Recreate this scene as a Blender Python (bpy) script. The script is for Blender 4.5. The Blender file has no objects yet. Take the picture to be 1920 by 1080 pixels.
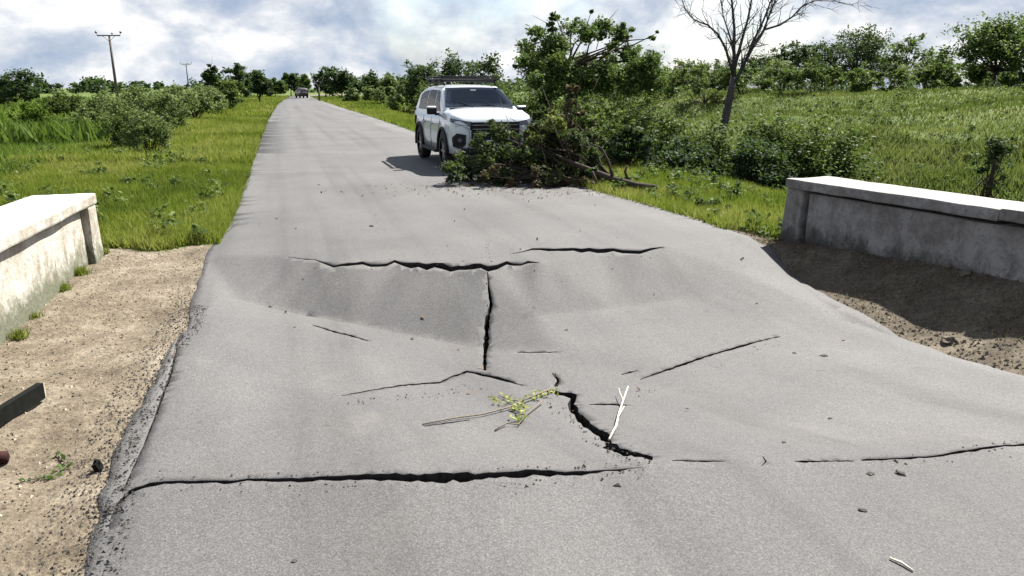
import bpy, bmesh, math, random
import numpy as np
from mathutils import Vector, noise, Matrix
from mathutils.geometry import delaunay_2d_cdt

# ------------------------------------------------------------------ camera, sky, sun, exposure
sc = bpy.context.scene
COL = sc.collection
F_PX, PITCH, H = 1390.0, math.radians(15.1), 1.7
cam_d = bpy.data.cameras.new('camera')
cam_d.sensor_width = 36.0
cam_d.lens = 36.0 * F_PX / 1920.0
cam_d.clip_start = 0.05
cam_d.clip_end = 4000
cam = bpy.data.objects.new('camera', cam_d)
cam.location = (0, 0, H)
cam.rotation_euler = (math.radians(90) - PITCH, 0, 0)
COL.objects.link(cam)
sc.camera = cam

SUN_AZ, SUN_EL = math.radians(42), math.radians(52)
sc.view_settings.view_transform = 'Standard'
sc.view_settings.look = 'None'
sc.view_settings.exposure = 1.8
sc.view_settings.gamma = 1.0
sc.view_settings.use_curve_mapping = False

world = bpy.data.worlds.new('World')
sc.world = world
world.use_nodes = True
nt = world.node_tree
nt.nodes.clear()


def N(nt, t, **kw):
    n = nt.nodes.new(t)
    for k, v in kw.items():
        setattr(n, k, v)
    return n


def L(nt, a, b):
    nt.links.new(a, b)


def math_node(nt, op, a, b=None, c=None, clamp=False):
    n = N(nt, 'ShaderNodeMath', operation=op, use_clamp=clamp)
    for i, v in enumerate((a, b, c)):
        if v is None:
            continue
        if isinstance(v, (int, float)):
            n.inputs[i].default_value = v
        else:
            L(nt, v, n.inputs[i])
    return n.outputs[0]


def ramp(nt, fac, stops, interp='LINEAR'):
    n = N(nt, 'ShaderNodeValToRGB')
    n.color_ramp.interpolation = interp
    els = n.color_ramp.elements
    while len(els) < len(stops):
        els.new(0.5)
    for e, (p, c) in zip(els, stops):
        e.position = p
        e.color = (c, c, c, 1) if isinstance(c, (int, float)) else (*c, 1)
    L(nt, fac, n.inputs[0])
    return n.outputs[0]


def noise_tex(nt, vec, scale, detail=4, rough=0.5, dist=0.0):
    n = N(nt, 'ShaderNodeTexNoise')
    n.inputs['Scale'].default_value = scale
    n.inputs['Detail'].default_value = detail
    n.inputs['Roughness'].default_value = rough
    n.inputs['Distortion'].default_value = dist
    if vec is not None:
        L(nt, vec, n.inputs['Vector'])
    return n.outputs['Fac']


def mixc(nt, fac, a, b, mode='MIX'):
    n = N(nt, 'ShaderNodeMix', data_type='RGBA', blend_type=mode)
    if isinstance(fac, (int, float)):
        n.inputs[0].default_value = fac
    else:
        L(nt, fac, n.inputs[0])
    for i, v in ((6, a), (7, b)):
        if isinstance(v, tuple):
            n.inputs[i].default_value = (*v, 1)
        else:
            L(nt, v, n.inputs[i])
    return n.outputs[2]


sky = N(nt, 'ShaderNodeTexSky', sky_type='NISHITA', sun_disc=False)
sky.sun_elevation = SUN_EL
sky.sun_rotation = SUN_AZ
sky.air_density = 1.0
sky.dust_density = 1.5
bg_sky = N(nt, 'ShaderNodeBackground')
L(nt, sky.outputs[0], bg_sky.inputs[0])
bg_sky.inputs[1].default_value = 0.056
tc = N(nt, 'ShaderNodeTexCoord')
sep = N(nt, 'ShaderNodeSeparateXYZ')
L(nt, tc.outputs['Generated'], sep.inputs[0])
mp0 = N(nt, 'ShaderNodeMapping')
mp0.inputs['Scale'].default_value = (1.0, 1.0, 1.8)
L(nt, tc.outputs['Generated'], mp0.inputs[0])
n1 = noise_tex(nt, mp0.outputs[0], 3.0, 8, 0.58, 0.25)
mp = N(nt, 'ShaderNodeMapping')
mp.inputs['Location'].default_value = (4.3, 1.7, 2.2)
L(nt, mp0.outputs[0], mp.inputs[0])
n2 = noise_tex(nt, mp.outputs[0], 8.0, 8, 0.58, 0.12)
n1 = math_node(nt, 'SUBTRACT', n1, math_node(nt, 'MULTIPLY', math_node(nt, 'MAXIMUM', sep.outputs[2], 0.0), 0.20))   # gaps between the clouds open overhead
cover = ramp(nt, n1, [(0.36, 0.40), (0.47, 1.0)])                 # how much of the blue is covered
shade = ramp(nt, n2, [(0.36, (0.20, 0.245, 0.32)), (0.44, (0.27, 0.305, 0.365)), (0.51, (0.37, 0.39, 0.42)), (0.60, (0.52, 0.52, 0.525))])
bg_cl = N(nt, 'ShaderNodeBackground')
sc_cl = N(nt, 'ShaderNodeVectorMath', operation='SCALE')
L(nt, shade, sc_cl.inputs[0])
sc_cl.inputs['Scale'].default_value = 5.0
L(nt, sc_cl.outputs[0], bg_cl.inputs[0])
bg_cl.inputs[1].default_value = 0.12
# near the horizon the clouds merge into a bright veil
veil = ramp(nt, sep.outputs[2], [(0.0, 0.9), (0.07, 0.0)])
cov2 = math_node(nt, 'MAXIMUM', cover, math_node(nt, 'MULTIPLY', veil, 0.85))
mixs = N(nt, 'ShaderNodeMixShader')
L(nt, cov2, mixs.inputs[0])
L(nt, bg_sky.outputs[0], mixs.inputs[1])
L(nt, bg_cl.outputs[0], mixs.inputs[2])
wo = N(nt, 'ShaderNodeOutputWorld')
L(nt, mixs.outputs[0], wo.inputs[0])

sun_d = bpy.data.lights.new('sun', 'SUN')
sun_d.energy = 5.0
sun_d.angle = math.radians(0.55)
sun_d.color = (1.0, 0.955, 0.88)
sun = bpy.data.objects.new('sun', sun_d)
to_sun = Vector((math.sin(SUN_AZ) * math.cos(SUN_EL), math.cos(SUN_AZ) * math.cos(SUN_EL), math.sin(SUN_EL)))
sun.rotation_euler = to_sun.to_track_quat('Z', 'Y').to_euler()
sun.location = (20, 10, 30)
COL.objects.link(sun)

# ------------------------------------------------------------------ helpers
random.seed(7)
RNG = np.random.default_rng(11)
CP, SP = math.cos(PITCH), math.sin(PITCH)


def g(u, v, z=0.0):
    """ground point at height z seen at photograph pixel u, v (survey helper)"""
    dx, dy = (u - 960) / F_PX, (540 - v) / F_PX
    Y, Z = CP + dy * SP, -SP + dy * CP
    t = (z - H) / Z
    return dx * t, Y * t


def at(u, v, Y):
    """point in the place at depth Y (metres ahead)"""
    dx, dy = (u - 960) / F_PX, (540 - v) / F_PX
    yy, Z = CP + dy * SP, -SP + dy * CP
    t = Y / yy
    return Vector((dx * t, Y, H + Z * t))


def tag(o, label=None, cat=None, group=None, kind=None):
    if label: o['label'] = label
    if cat: o['category'] = cat
    if group: o['group'] = group
    if kind: o['kind'] = kind
    return o


def empty(name, loc, rz=0.0):
    o = bpy.data.objects.new(name, None)
    o.empty_display_size = 0.2
    o.location = loc
    o.rotation_euler = (0, 0, rz)
    COL.objects.link(o)
    return o


def link(name, me, mat=None, parent=None):
    o = bpy.data.objects.new(name, me)
    if mat is not None:
        for m in (mat if isinstance(mat, (list, tuple)) else [mat]):
            me.materials.append(m)
    COL.objects.link(o)
    if parent is not None:
        o.parent = parent
    return o


def bm_obj(name, bm, mat, parent=None, smooth=False):
    me = bpy.data.meshes.new(name)
    bm.normal_update()
    bm.to_mesh(me)
    bm.free()
    if smooth:
        me.shade_smooth()
    return link(name, me, mat, parent)


def np_mesh(name, verts, k, tint=None):
    """mesh of separate k-gons from an (n,k,3) array"""
    n = verts.shape[0]
    me = bpy.data.meshes.new(name)
    me.vertices.add(n * k)
    me.vertices.foreach_set('co', verts.reshape(-1).astype(np.float32))
    me.loops.add(n * k)
    me.loops.foreach_set('vertex_index', np.arange(n * k, dtype=np.int32))
    me.polygons.add(n)
    me.polygons.foreach_set('loop_start', np.arange(0, n * k, k, dtype=np.int32))
    me.update(calc_edges=True)
    if tint is not None:
        a = me.attributes.new('tint', 'FLOAT', 'POINT')
        a.data.foreach_set('value', np.repeat(tint, k).astype(np.float32))
    return me


def tube_bm(bm, pts, radii, sides=6, cap=True):
    pts = [Vector(p) for p in pts]
    rings = []
    prev = None
    for i, p in enumerate(pts):
        d = (pts[min(i + 1, len(pts) - 1)] - pts[max(i - 1, 0)])
        if d.length < 1e-9: d = Vector((0, 0, 1))
        d.normalize()
        if prev is None:
            a = d.orthogonal().normalized()
        else:
            a = prev - d * prev.dot(d)
            if a.length < 1e-6: a = d.orthogonal()
            a.normalize()
        prev = a
        b = d.cross(a)
        r = radii[i]
        rings.append([bm.verts.new(p + (a * math.cos(2 * math.pi * k / sides) + b * math.sin(2 * math.pi * k / sides)) * r) for k in range(sides)])
    for i in range(len(rings) - 1):
        for k in range(sides):
            bm.faces.new((rings[i][k], rings[i][(k + 1) % sides], rings[i + 1][(k + 1) % sides], rings[i + 1][k]))
    if cap:
        bm.faces.new(list(reversed(rings[0])))
        bm.faces.new(rings[-1])


def box_bm(bm, c, s, rot=None, bevel=0.0):
    r = bmesh.ops.create_cube(bm, size=1.0)
    vs = r['verts']
    for v in vs:
        v.co = Vector((v.co.x * s[0], v.co.y * s[1], v.co.z * s[2]))
    if bevel > 0:
        es = list({e for v in vs for e in v.link_edges})
        rr = bmesh.ops.bevel(bm, geom=es, offset=bevel, segments=2, affect='EDGES', profile=0.7)
        vs = list({v for f in rr['faces'] for v in f.verts} | {v for v in vs if v.is_valid})
    M = Matrix.Translation(Vector(c)) @ (rot.to_4x4() if rot is not None else Matrix())
    for v in vs:
        v.co = M @ v.co


# ------------------------------------------------------------------ materials
def new_mat(name):
    m = bpy.data.materials.new(name)
    m.use_nodes = True
    m.node_tree.nodes.clear()
    nt = m.node_tree
    out = N(nt, 'ShaderNodeOutputMaterial')
    b = N(nt, 'ShaderNodeBsdfPrincipled')
    L(nt, b.outputs[0], out.inputs[0])
    return m, nt, b, out


def obj_co(nt):
    return N(nt, 'ShaderNodeTexCoord').outputs['Object']


def bump(nt, b, h, strength=0.5, dist=0.01):
    n = N(nt, 'ShaderNodeBump')
    n.inputs['Strength'].default_value = strength
    n.inputs['Distance'].default_value = dist
    L(nt, h, n.inputs['Height'])
    L(nt, n.outputs[0], b.inputs['Normal'])


def simple(name, col, rough=0.6, metal=0.0, var=0.15, scale=6.0, coat=0.0, spec=0.5):
    col = tuple(c * 0.84 for c in col)
    m, nt, b, _ = new_mat(name)
    co = obj_co(nt)
    f = noise_tex(nt, co, scale, 5, 0.6)
    c2 = tuple(min(1, c * (1 + var)) for c in col)
    c1 = tuple(c * (1 - var) for c in col)
    L(nt, mixc(nt, ramp(nt, f, [(0.3, 0.0), (0.7, 1.0)]), c1, c2), b.inputs['Base Color'])
    b.inputs['Roughness'].default_value = rough
    b.inputs['Metallic'].default_value = metal
    b.inputs['Coat Weight'].default_value = coat
    b.inputs['Specular IOR Level'].default_value = spec
    return m


def foliage(name, dark, mid, light, trans=0.35, rough=0.6):
    dark, mid, light = [tuple(c * 0.73 for c in k) for k in (dark, mid, light)]
    m, nt, b, out = new_mat(name)
    at_ = N(nt, 'ShaderNodeAttribute', attribute_name='tint')
    c = ramp(nt, at_.outputs['Fac'], [(0.0, dark), (0.5, mid), (1.0, light)])
    L(nt, c, b.inputs['Base Color'])
    b.inputs['Roughness'].default_value = rough
    b.inputs['Specular IOR Level'].default_value = 0.08
    tr = N(nt, 'ShaderNodeBsdfTranslucent')
    sc_ = mixc(nt, 0.5, c, (0.10, 0.16, 0.02))
    L(nt, sc_, tr.inputs[0])
    ms = N(nt, 'ShaderNodeMixShader')
    ms.inputs[0].default_value = trans
    L(nt, b.outputs[0], ms.inputs[1])
    L(nt, tr.outputs[0], ms.inputs[2])
    L(nt, ms.outputs[0], out.inputs[0])
    return m


def asphalt_mat():
    m, nt, b, _ = new_mat('worn_asphalt')
    co = obj_co(nt)
    fine = noise_tex(nt, co, 120, 3, 0.75)
    mid = noise_tex(nt, co, 30, 5, 0.7)
    big = noise_tex(nt, co, 0.55, 5, 0.55, 0.3)
    vo = N(nt, 'ShaderNodeTexVoronoi')
    vo.inputs['Scale'].default_value = 160
    L(nt, co, vo.inputs['Vector'])
    agg = ramp(nt, vo.outputs['Color'], [(0.25, 0.65), (0.55, 1.0), (0.85, 1.4)])
    base = ramp(nt, big, [(0.35, (0.058, 0.057, 0.058)), (0.65, (0.075, 0.0735, 0.0735))])
    c = mixc(nt, 0.85, base, ramp(nt, fine, [(0.30, 0.58), (0.5, 1.0), (0.68, 1.42)]), 'MULTIPLY')
    c = mixc(nt, 0.6, c, agg, 'MULTIPLY')
    c = mixc(nt, 0.55, c, ramp(nt, mid, [(0.3, 0.80), (0.5, 1.0), (0.7, 1.15)]), 'MULTIPLY')
    # long streaks left by tyres along the road
    mp = N(nt, 'ShaderNodeMapping')
    mp.inputs['Rotation'].default_value = (0, 0, math.radians(-16.9))
    L(nt, co, mp.inputs[0])
    mp2 = N(nt, 'ShaderNodeMapping')
    mp2.inputs['Scale'].default_value = (1.7, 0.05, 1)
    L(nt, mp.outputs[0], mp2.inputs[0])
    st = noise_tex(nt, mp2.outputs[0], 1.0, 4, 0.6)
    c = mixc(nt, 0.9, c, ramp(nt, st, [(0.3, 0.68), (0.48, 1.0), (0.7, 1.14)]), 'MULTIPLY')
    # old blotches: oil, dust and polished stone
    bl = noise_tex(nt, co, 1.9, 6, 0.65, 0.5)
    c = mixc(nt, 0.4, c, ramp(nt, bl, [(0.30, 0.80), (0.45, 1.0), (0.62, 1.0), (0.75, 1.12)]), 'MULTIPLY')
    sp = noise_tex(nt, co, 9.0, 2, 0.5, 0.2)
    c = mixc(nt, ramp(nt, sp, [(0.72, 0.0), (0.76, 0.6)]), c, (0.035, 0.033, 0.032))
    dust = noise_tex(nt, co, 0.8, 6, 0.6, 1.0)
    c = mixc(nt, ramp(nt, dust, [(0.58, 0.0), (0.75, 0.12)]), c, (0.17, 0.15, 0.12))
    L(nt, c, b.inputs['Base Color'])
    b.inputs['Roughness'].default_value = 0.82
    b.inputs['Specular IOR Level'].default_value = 0.35
    bump(nt, b, math_node(nt, 'ADD', fine, math_node(nt, 'MULTIPLY', vo.outputs['Distance'], 0.6)), 0.38, 0.005)
    return m


def ground_mat():
    """soil, dirt shoulders and grass floor, mixed by what grows there (attribute dirt)"""
    m, nt, b, _ = new_mat('ground_soil')
    co = obj_co(nt)
    at_ = N(nt, 'ShaderNodeAttribute', attribute_name='dirt')
    side = N(nt, 'ShaderNodeAttribute', attribute_name='brown')
    f1 = noise_tex(nt, co, 2.2, 6, 0.65)
    f2 = noise_tex(nt, co, 14, 6, 0.7)
    f3 = noise_tex(nt, co, 45, 4, 0.7)
    tan = ramp(nt, f1, [(0.32, (0.105, 0.085, 0.060)), (0.5, (0.160, 0.133, 0.097)), (0.66, (0.225, 0.195, 0.150))])
    brn = ramp(nt, f1, [(0.32, (0.070, 0.057, 0.042)), (0.5, (0.110, 0.092, 0.068)), (0.66, (0.155, 0.132, 0.100))])
    dirt = mixc(nt, side.outputs['Fac'], tan, brn)
    dirt = mixc(nt, 0.8, dirt, ramp(nt, f2, [(0.32, 0.62), (0.5, 1.0), (0.68, 1.3)]), 'MULTIPLY')
    dirt = mixc(nt, 0.7, dirt, ramp(nt, f3, [(0.34, 0.45), (0.5, 1.0), (0.68, 1.4)]), 'MULTIPLY')
    gr = ramp(nt, noise_tex(nt, co, 0.35, 7, 0.7), [(0.3, (0.035, 0.055, 0.012)), (0.5, (0.070, 0.105, 0.022)), (0.66, (0.115, 0.130, 0.038))])
    gr = mixc(nt, 0.6, gr, ramp(nt, noise_tex(nt, co, 3.0, 6, 0.75), [(0.3, 0.5), (0.7, 1.6)]), 'MULTIPLY')
    e = math_node(nt, 'ADD', at_.outputs['Fac'], math_node(nt, 'MULTIPLY', math_node(nt, 'SUBTRACT', f2, 0.5), 0.9))
    L(nt, mixc(nt, 1.0, mixc(nt, ramp(nt, e, [(0.42, 0.0), (0.58, 1.0)]), gr, dirt), (0.84, 0.84, 0.84), 'MULTIPLY'), b.inputs['Base Color'])
    b.inputs['Roughness'].default_value = 0.95
    b.inputs['Specular IOR Level'].default_value = 0.15
    bump(nt, b, math_node(nt, 'ADD', f2, math_node(nt, 'MULTIPLY', f3, 0.6)), 0.8, 0.03)
    return m


def lime_mat(name, base, stain, low_tone, amount, topcol=None, speck=0.35):
    m, nt, b, _ = new_mat(name)
    co = obj_co(nt)
    sep = N(nt, 'ShaderNodeSeparateXYZ')
    L(nt, co, sep.inputs[0])
    mp = N(nt, 'ShaderNodeMapping')
    mp.inputs['Scale'].default_value = (2.4, 2.4, 1.5)
    L(nt, co, mp.inputs[0])
    drip = noise_tex(nt, mp.outputs[0], 2.4, 7, 0.7, 0.4)
    blot = noise_tex(nt, co, 2.3, 7, 0.72)
    fine = noise_tex(nt, co, 28, 5, 0.7)
    c = mixc(nt, ramp(nt, blot, [(0.36, 1.0), (0.56, 0.0)]), base, stain)
    c = mixc(nt, math_node(nt, 'MULTIPLY', ramp(nt, drip, [(0.45, 0.0), (0.62, 1.0)]), amount), c, stain)
    # dark greenish tone mixed in, more of it low down on the wall
    low = math_node(nt, 'SUBTRACT', math_node(nt, 'MULTIPLY', drip, 1.15), math_node(nt, 'MULTIPLY', sep.outputs[2], 1.6))
    c = mixc(nt, math_node(nt, 'MULTIPLY', ramp(nt, low, [(0.30, 0.0), (0.62, 1.0)]), 0.85), c, low_tone)
    c = mixc(nt, speck, c, ramp(nt, fine, [(0.32, 0.45), (0.46, 1.0), (0.7, 1.15)]), 'MULTIPLY')
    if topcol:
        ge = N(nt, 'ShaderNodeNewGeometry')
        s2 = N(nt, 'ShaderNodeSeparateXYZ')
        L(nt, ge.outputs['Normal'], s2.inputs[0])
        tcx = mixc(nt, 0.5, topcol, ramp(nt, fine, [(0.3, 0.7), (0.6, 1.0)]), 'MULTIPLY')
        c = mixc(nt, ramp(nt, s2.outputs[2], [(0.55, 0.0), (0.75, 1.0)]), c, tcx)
    c = mixc(nt, 1.0, c, (0.84, 0.84, 0.84), 'MULTIPLY')
    L(nt, c, b.inputs['Base Color'])
    b.inputs['Roughness'].default_value = 0.9
    b.inputs['Specular IOR Level'].default_value = 0.2
    bump(nt, b, math_node(nt, 'ADD', fine, math_node(nt, 'MULTIPLY', blot, 2.0)), 0.6, 0.012)
    return m


M = {}
M['asphalt'] = asphalt_mat()
M['ground'] = ground_mat()
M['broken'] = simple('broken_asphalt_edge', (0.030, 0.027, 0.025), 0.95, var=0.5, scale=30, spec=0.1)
M['crumb'] = simple('asphalt_crumb', (0.075, 0.070, 0.064), 0.95, var=0.5, scale=40, spec=0.1)
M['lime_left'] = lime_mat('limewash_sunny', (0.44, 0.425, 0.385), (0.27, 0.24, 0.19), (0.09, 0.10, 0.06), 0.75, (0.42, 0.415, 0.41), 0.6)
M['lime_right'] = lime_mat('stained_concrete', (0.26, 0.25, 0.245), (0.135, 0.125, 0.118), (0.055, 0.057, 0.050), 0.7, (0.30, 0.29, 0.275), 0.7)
M['white'] = simple('white_paint', (0.56, 0.60, 0.64), 0.28, var=0.04, scale=2, coat=0.6)
M['maroon'] = simple('dark_paint', (0.022, 0.010, 0.012), 0.35, var=0.1, scale=2, coat=0.3)
M['black'] = simple('black_plastic', (0.012, 0.012, 0.014), 0.6, var=0.2, spec=0.2)
M['tyre'] = simple('tyre_rubber', (0.018, 0.017, 0.016), 0.85, var=0.3)
M['rim'] = simple('alloy', (0.30, 0.30, 0.31), 0.35, 0.9, var=0.1)
M['chrome'] = simple('chrome', (0.35, 0.36, 0.38), 0.25, 1.0, var=0.03)
M['glass'] = simple('tinted_glass', (0.006, 0.012, 0.024), 0.05, var=0.1, spec=0.14)
M['lamp'] = simple('lamp_glass', (0.09, 0.10, 0.12), 0.08, 0.2, var=0.2, scale=20)
M['plate'] = simple('plate_white', (0.6, 0.6, 0.6), 0.5)
M['bark'] = simple('dark_bark', (0.055, 0.045, 0.036), 0.9, var=0.45, scale=14, spec=0.1)
M['bark_bare'] = simple('bare_tree_bark', (0.070, 0.066, 0.068), 0.9, var=0.4, scale=12, spec=0.1)
M['bark_pale'] = simple('grey_bark', (0.115, 0.10, 0.088), 0.9, var=0.4, scale=12, spec=0.1)
M['pole'] = simple('weathered_pole', (0.10, 0.085, 0.075), 0.85, var=0.3, scale=4)
M['insul'] = simple('insulator', (0.08, 0.06, 0.05), 0.4)
M['twig'] = simple('twig_bark', (0.10, 0.085, 0.055), 0.85, var=0.4, scale=30)
M['peeled'] = simple('peeled_stick', (0.50, 0.45, 0.37), 0.7, var=0.2, scale=30)
M['steel'] = simple('tarred_board', (0.007, 0.008, 0.007), 0.85, var=0.4, scale=20, spec=0.08)
M['cutwood'] = simple('pale_cut_end', (0.42, 0.38, 0.31), 0.8, var=0.25, scale=40)
M['rust'] = simple('dark_red_can', (0.028, 0.008, 0.008), 0.8, var=0.5, scale=30, spec=0.15)
M['stone'] = simple('pale_stone', (0.30, 0.26, 0.20), 0.9, var=0.35, scale=20)
M['sandstone'] = simple('pale_sandy_slab', (0.30, 0.26, 0.19), 0.95, var=0.3, scale=7, spec=.1)
M['clod'] = simple('dirt_clod', (0.105, 0.085, 0.06), 0.95, var=0.4, scale=25)

M['f_tree'] = foliage('tree_leaves', (0.030, 0.060, 0.020), (0.095, 0.150, 0.045), (0.215, 0.285, 0.090))
M['f_dark'] = foliage('dark_leaves', (0.011, 0.027, 0.016), (0.032, 0.062, 0.029), (0.080, 0.125, 0.052), 0.3)
M['f_shrub'] = foliage('shrub_leaves', (0.034, 0.060, 0.018), (0.100, 0.145, 0.042), (0.205, 0.250, 0.085))
M['f_grey'] = foliage('grey_green_leaves', (0.070, 0.105, 0.038), (0.170, 0.220, 0.080), (0.290, 0.340, 0.150))
M['f_pile'] = foliage('cut_leaves', (0.014, 0.026, 0.013), (0.050, 0.070, 0.030), (0.150, 0.165, 0.085), 0.3, 0.6)
M['f_yellow'] = foliage('yellowing_leaves', (0.12, 0.15, 0.03), (0.26, 0.30, 0.07), (0.42, 0.42, 0.15))
M['f_dry'] = foliage('dry_leaves', (0.05, 0.032, 0.024), (0.13, 0.085, 0.062), (0.25, 0.18, 0.13), 0.25)
M['f_fresh'] = foliage('fresh_leaves', (0.05, 0.09, 0.01), (0.10, 0.17, 0.02), (0.18, 0.26, 0.05))
M['g_verge'] = foliage('verge_grass', (0.070, 0.098, 0.014), (0.205, 0.255, 0.030), (0.380, 0.370, 0.110), 0.4)
M['g_field'] = foliage('field_grass', (0.038, 0.075, 0.015), (0.120, 0.190, 0.028), (0.240, 0.310, 0.060), 0.4)
M['g_bank'] = foliage('bank_grass', (0.050, 0.062, 0.020), (0.145, 0.162, 0.050), (0.270, 0.262, 0.115), 0.4)

# ------------------------------------------------------------------ shape of the road and land
def wob(u): return u

LEFT_PX = [(146, 1080), (178, 960), (196, 880), (214, 810), (248, 740), (300, 650), (345, 592), (360, 540), (380, 490), (400, 448), (430, 400), (470, 300), (490, 250), (505, 215), (520, 195), (535, 185), (550, 178)]
LEFT = [(0.9, -6.0), (-0.75, 0.0), (-1.45, 1.9)] + [g(u, v) for u, v in LEFT_PX]
RIGHT_PXZ = [(1915, 690, -.22), (1800, 660, -.28), (1700, 628, -.33), (1600, 585, -.34), (1540, 550, -.32), (1490, 512, -.25), (1450, 475, -.15), (1420, 450, -.05), (1360, 425, -.01), (1300, 405, 0), (1130, 360, 0), (780, 247, 0), (700, 220, 0), (600, 188, 0), (580, 180, 0)]
RIGHT = [(6.4, -6.0), (5.5, 0.0), (4.75, 3.0)] + [g(u, v, z) for u, v, z in RIGHT_PXZ]
lx = np.array([p[0] for p in LEFT]); ly = np.array([p[1] for p in LEFT])
rx = np.array([p[0] for p in RIGHT]); ry = np.array([p[1] for p in RIGHT])


def Ledge(y): return np.interp(y, ly, lx)
def Redge(y): return np.interp(y, ry, rx)


# long cracks with a step: (u, v, thickness in photograph pixels)
FAR_A = [(540, 481, 1), (590, 487, 2), (625, 495, 5), (680, 494, 7), (740, 492, 8), (800, 500, 11), (860, 499, 12), (915, 502, 12), (950, 493, 8), (990, 491, 4), (1010, 491, 1)]
FAR_B = [(955, 476, 1), (998, 468, 4), (1060, 468, 6), (1120, 471, 9), (1150, 469, 6), (1200, 472, 9), (1222, 467, 4), (1245, 463, 1)]
NEAR = [(200, 985, 4), (206, 958, 8), (216, 937, 10), (240, 919, 10), (280, 908, 8), (350, 903, 6), (420, 903, 6.5), (480, 897, 6), (560, 899, 8), (640, 896, 10), (700, 894, 11), (770, 897, 16), (850, 898, 20), (930, 893, 18), (1000, 887, 13), (1060, 888, 12), (1120, 882, 6), (1180, 877, 3), (1205, 874, 1)]
NEAR_R = [(1615, 863, 5), (1680, 860, 4), (1750, 856, 5), (1800, 848, 6), (1870, 837, 5), (1925, 833, 5), (1990, 826, 5), (2080, 818, 4)]

ctrl = []
def C(u, v, z): ctrl.append((*g(u, v, z), z))


def lips(line, zt, kb):
    up, dn = [], []
    for u, v, w in line:
        a = zt * min(1.0, w / 12.0)
        b = -kb * w
        up.append((*g(u, v - w / 2, a), a)); dn.append((*g(u, v + w / 2, b), b))
    return up, dn


far_a = lips(FAR_A, 0.0, 0.0040)
far_b = lips(FAR_B, 0.0, 0.0040)
near_a = lips(NEAR, 0.014, 0.0)
near_b = lips(NEAR_R, 0.012, 0.0)
for up, dn in (far_a, far_b, near_a, near_b):
    ctrl += up; ctrl += dn
FOLDS = [  # fold lines of the broken deck: (u, v, z)
    [(345, 590, -.05), (400, 560, -.13), (450, 562, -.21), (570, 592, -.36), (700, 614, -.41), (800, 634, -.48), (905, 656, -.545)],
    [(925, 640, -.50), (1005, 592, -.355), (1150, 578, -.385), (1290, 558, -.345), (1370, 505, -.17)],
    [(1005, 592, -.355), (1060, 680, -.46), (1110, 740, -.46)],
    [(1110, 740, -.46), (1200, 716, -.47), (1300, 686, -.46), (1460, 634, -.41), (1580, 600, -.37), (1700, 628, -.34)],
    [(876, 697, -.44), (945, 713, -.45), (1030, 735, -.45), (1070, 760, -.40), (1138, 819, -.22), (1215, 860, -.01)],
    [(560, 850, -.065), (700, 845, -.085), (860, 840, -.115), (1000, 838, -.13), (1120, 836, -.14)]]
for fl in FOLDS:
    for (u0, v0, z0_), (u1, v1, z1_) in zip(fl, fl[1:]):
        for t in (0, .25, .5, .75):
            C(u0 + (u1 - u0) * t, v0 + (v1 - v0) * t, z0_ + (z1_ - z0_) * t)
    C(*fl[-1])
for u, v, z in [
    (385, 478, 0), (460, 478, 0), (1330, 450, 0), (1400, 440, 0),
    (1490, 512, -.25), (1450, 475, -.13), (1420, 450, -.05), (1700, 628, -.35), (1800, 660, -.30), (1915, 690, -.24), (2100, 740, -.2),
    (750, 718, -.36), (560, 720, -.22), (420, 700, -.12), (300, 650, -.06), (1000, 790, -.29),
    (420, 850, -.04), (350, 860, -.03),
    (1350, 800, -.22), (1500, 790, -.24), (1700, 760, -.22), (1915, 760, -.13), (1290, 862, 0), (1440, 864, 0), (1540, 864, 0)]:
    C(u, v, z)
for x, y in [(-3.6, 8.6), (-2, 8.6), (0, 8.6), (2, 8.9), (3.6, 9.6), (-3.2, 2.4), (-2, 2.3), (-1, 2.3), (0, 2.3), (1, 2.3), (2, 2.3), (3, 2.3), (5, 2.3), (6.5, 2.3), (6.5, 9.6), (-6.5, 8.6), (-6.5, 2.3)]:
    ctrl.append((x, y, 0.0))
for x, y, z in [(-6.5, 5.5, -.05), (-4.2, 5.0, -.06), (6.5, 6, .15), (4.45, 6.0, .20), (4.1, 7.0, .15), (3.65, 8.0, .07), (5.1, 4.2, .20), (5.6, 3.0, .15)]:
    ctrl.append((x, y, z))
# de-duplicate, triangulate
cp = {}
for x, y, z in ctrl:
    cp[(round(x, 2), round(y, 2))] = z
cpts = [Vector(k) for k in cp]
cz = [cp[k] for k in cp]
cv, ce, cf, ov, oe, of = delaunay_2d_cdt(cpts, [], [], 0, 1e-5)
cvz = [cz[o[0]] if o else 0.0 for o in ov]
TRI = [(np.array(cv[a]), np.array(cv[b]), np.array(cv[c]), cvz[a], cvz[b], cvz[c]) for a, b, c in cf]


GX0, GX1, GY0, GY1, GS = -6.6, 6.6, 2.2, 9.7, 0.02


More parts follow.
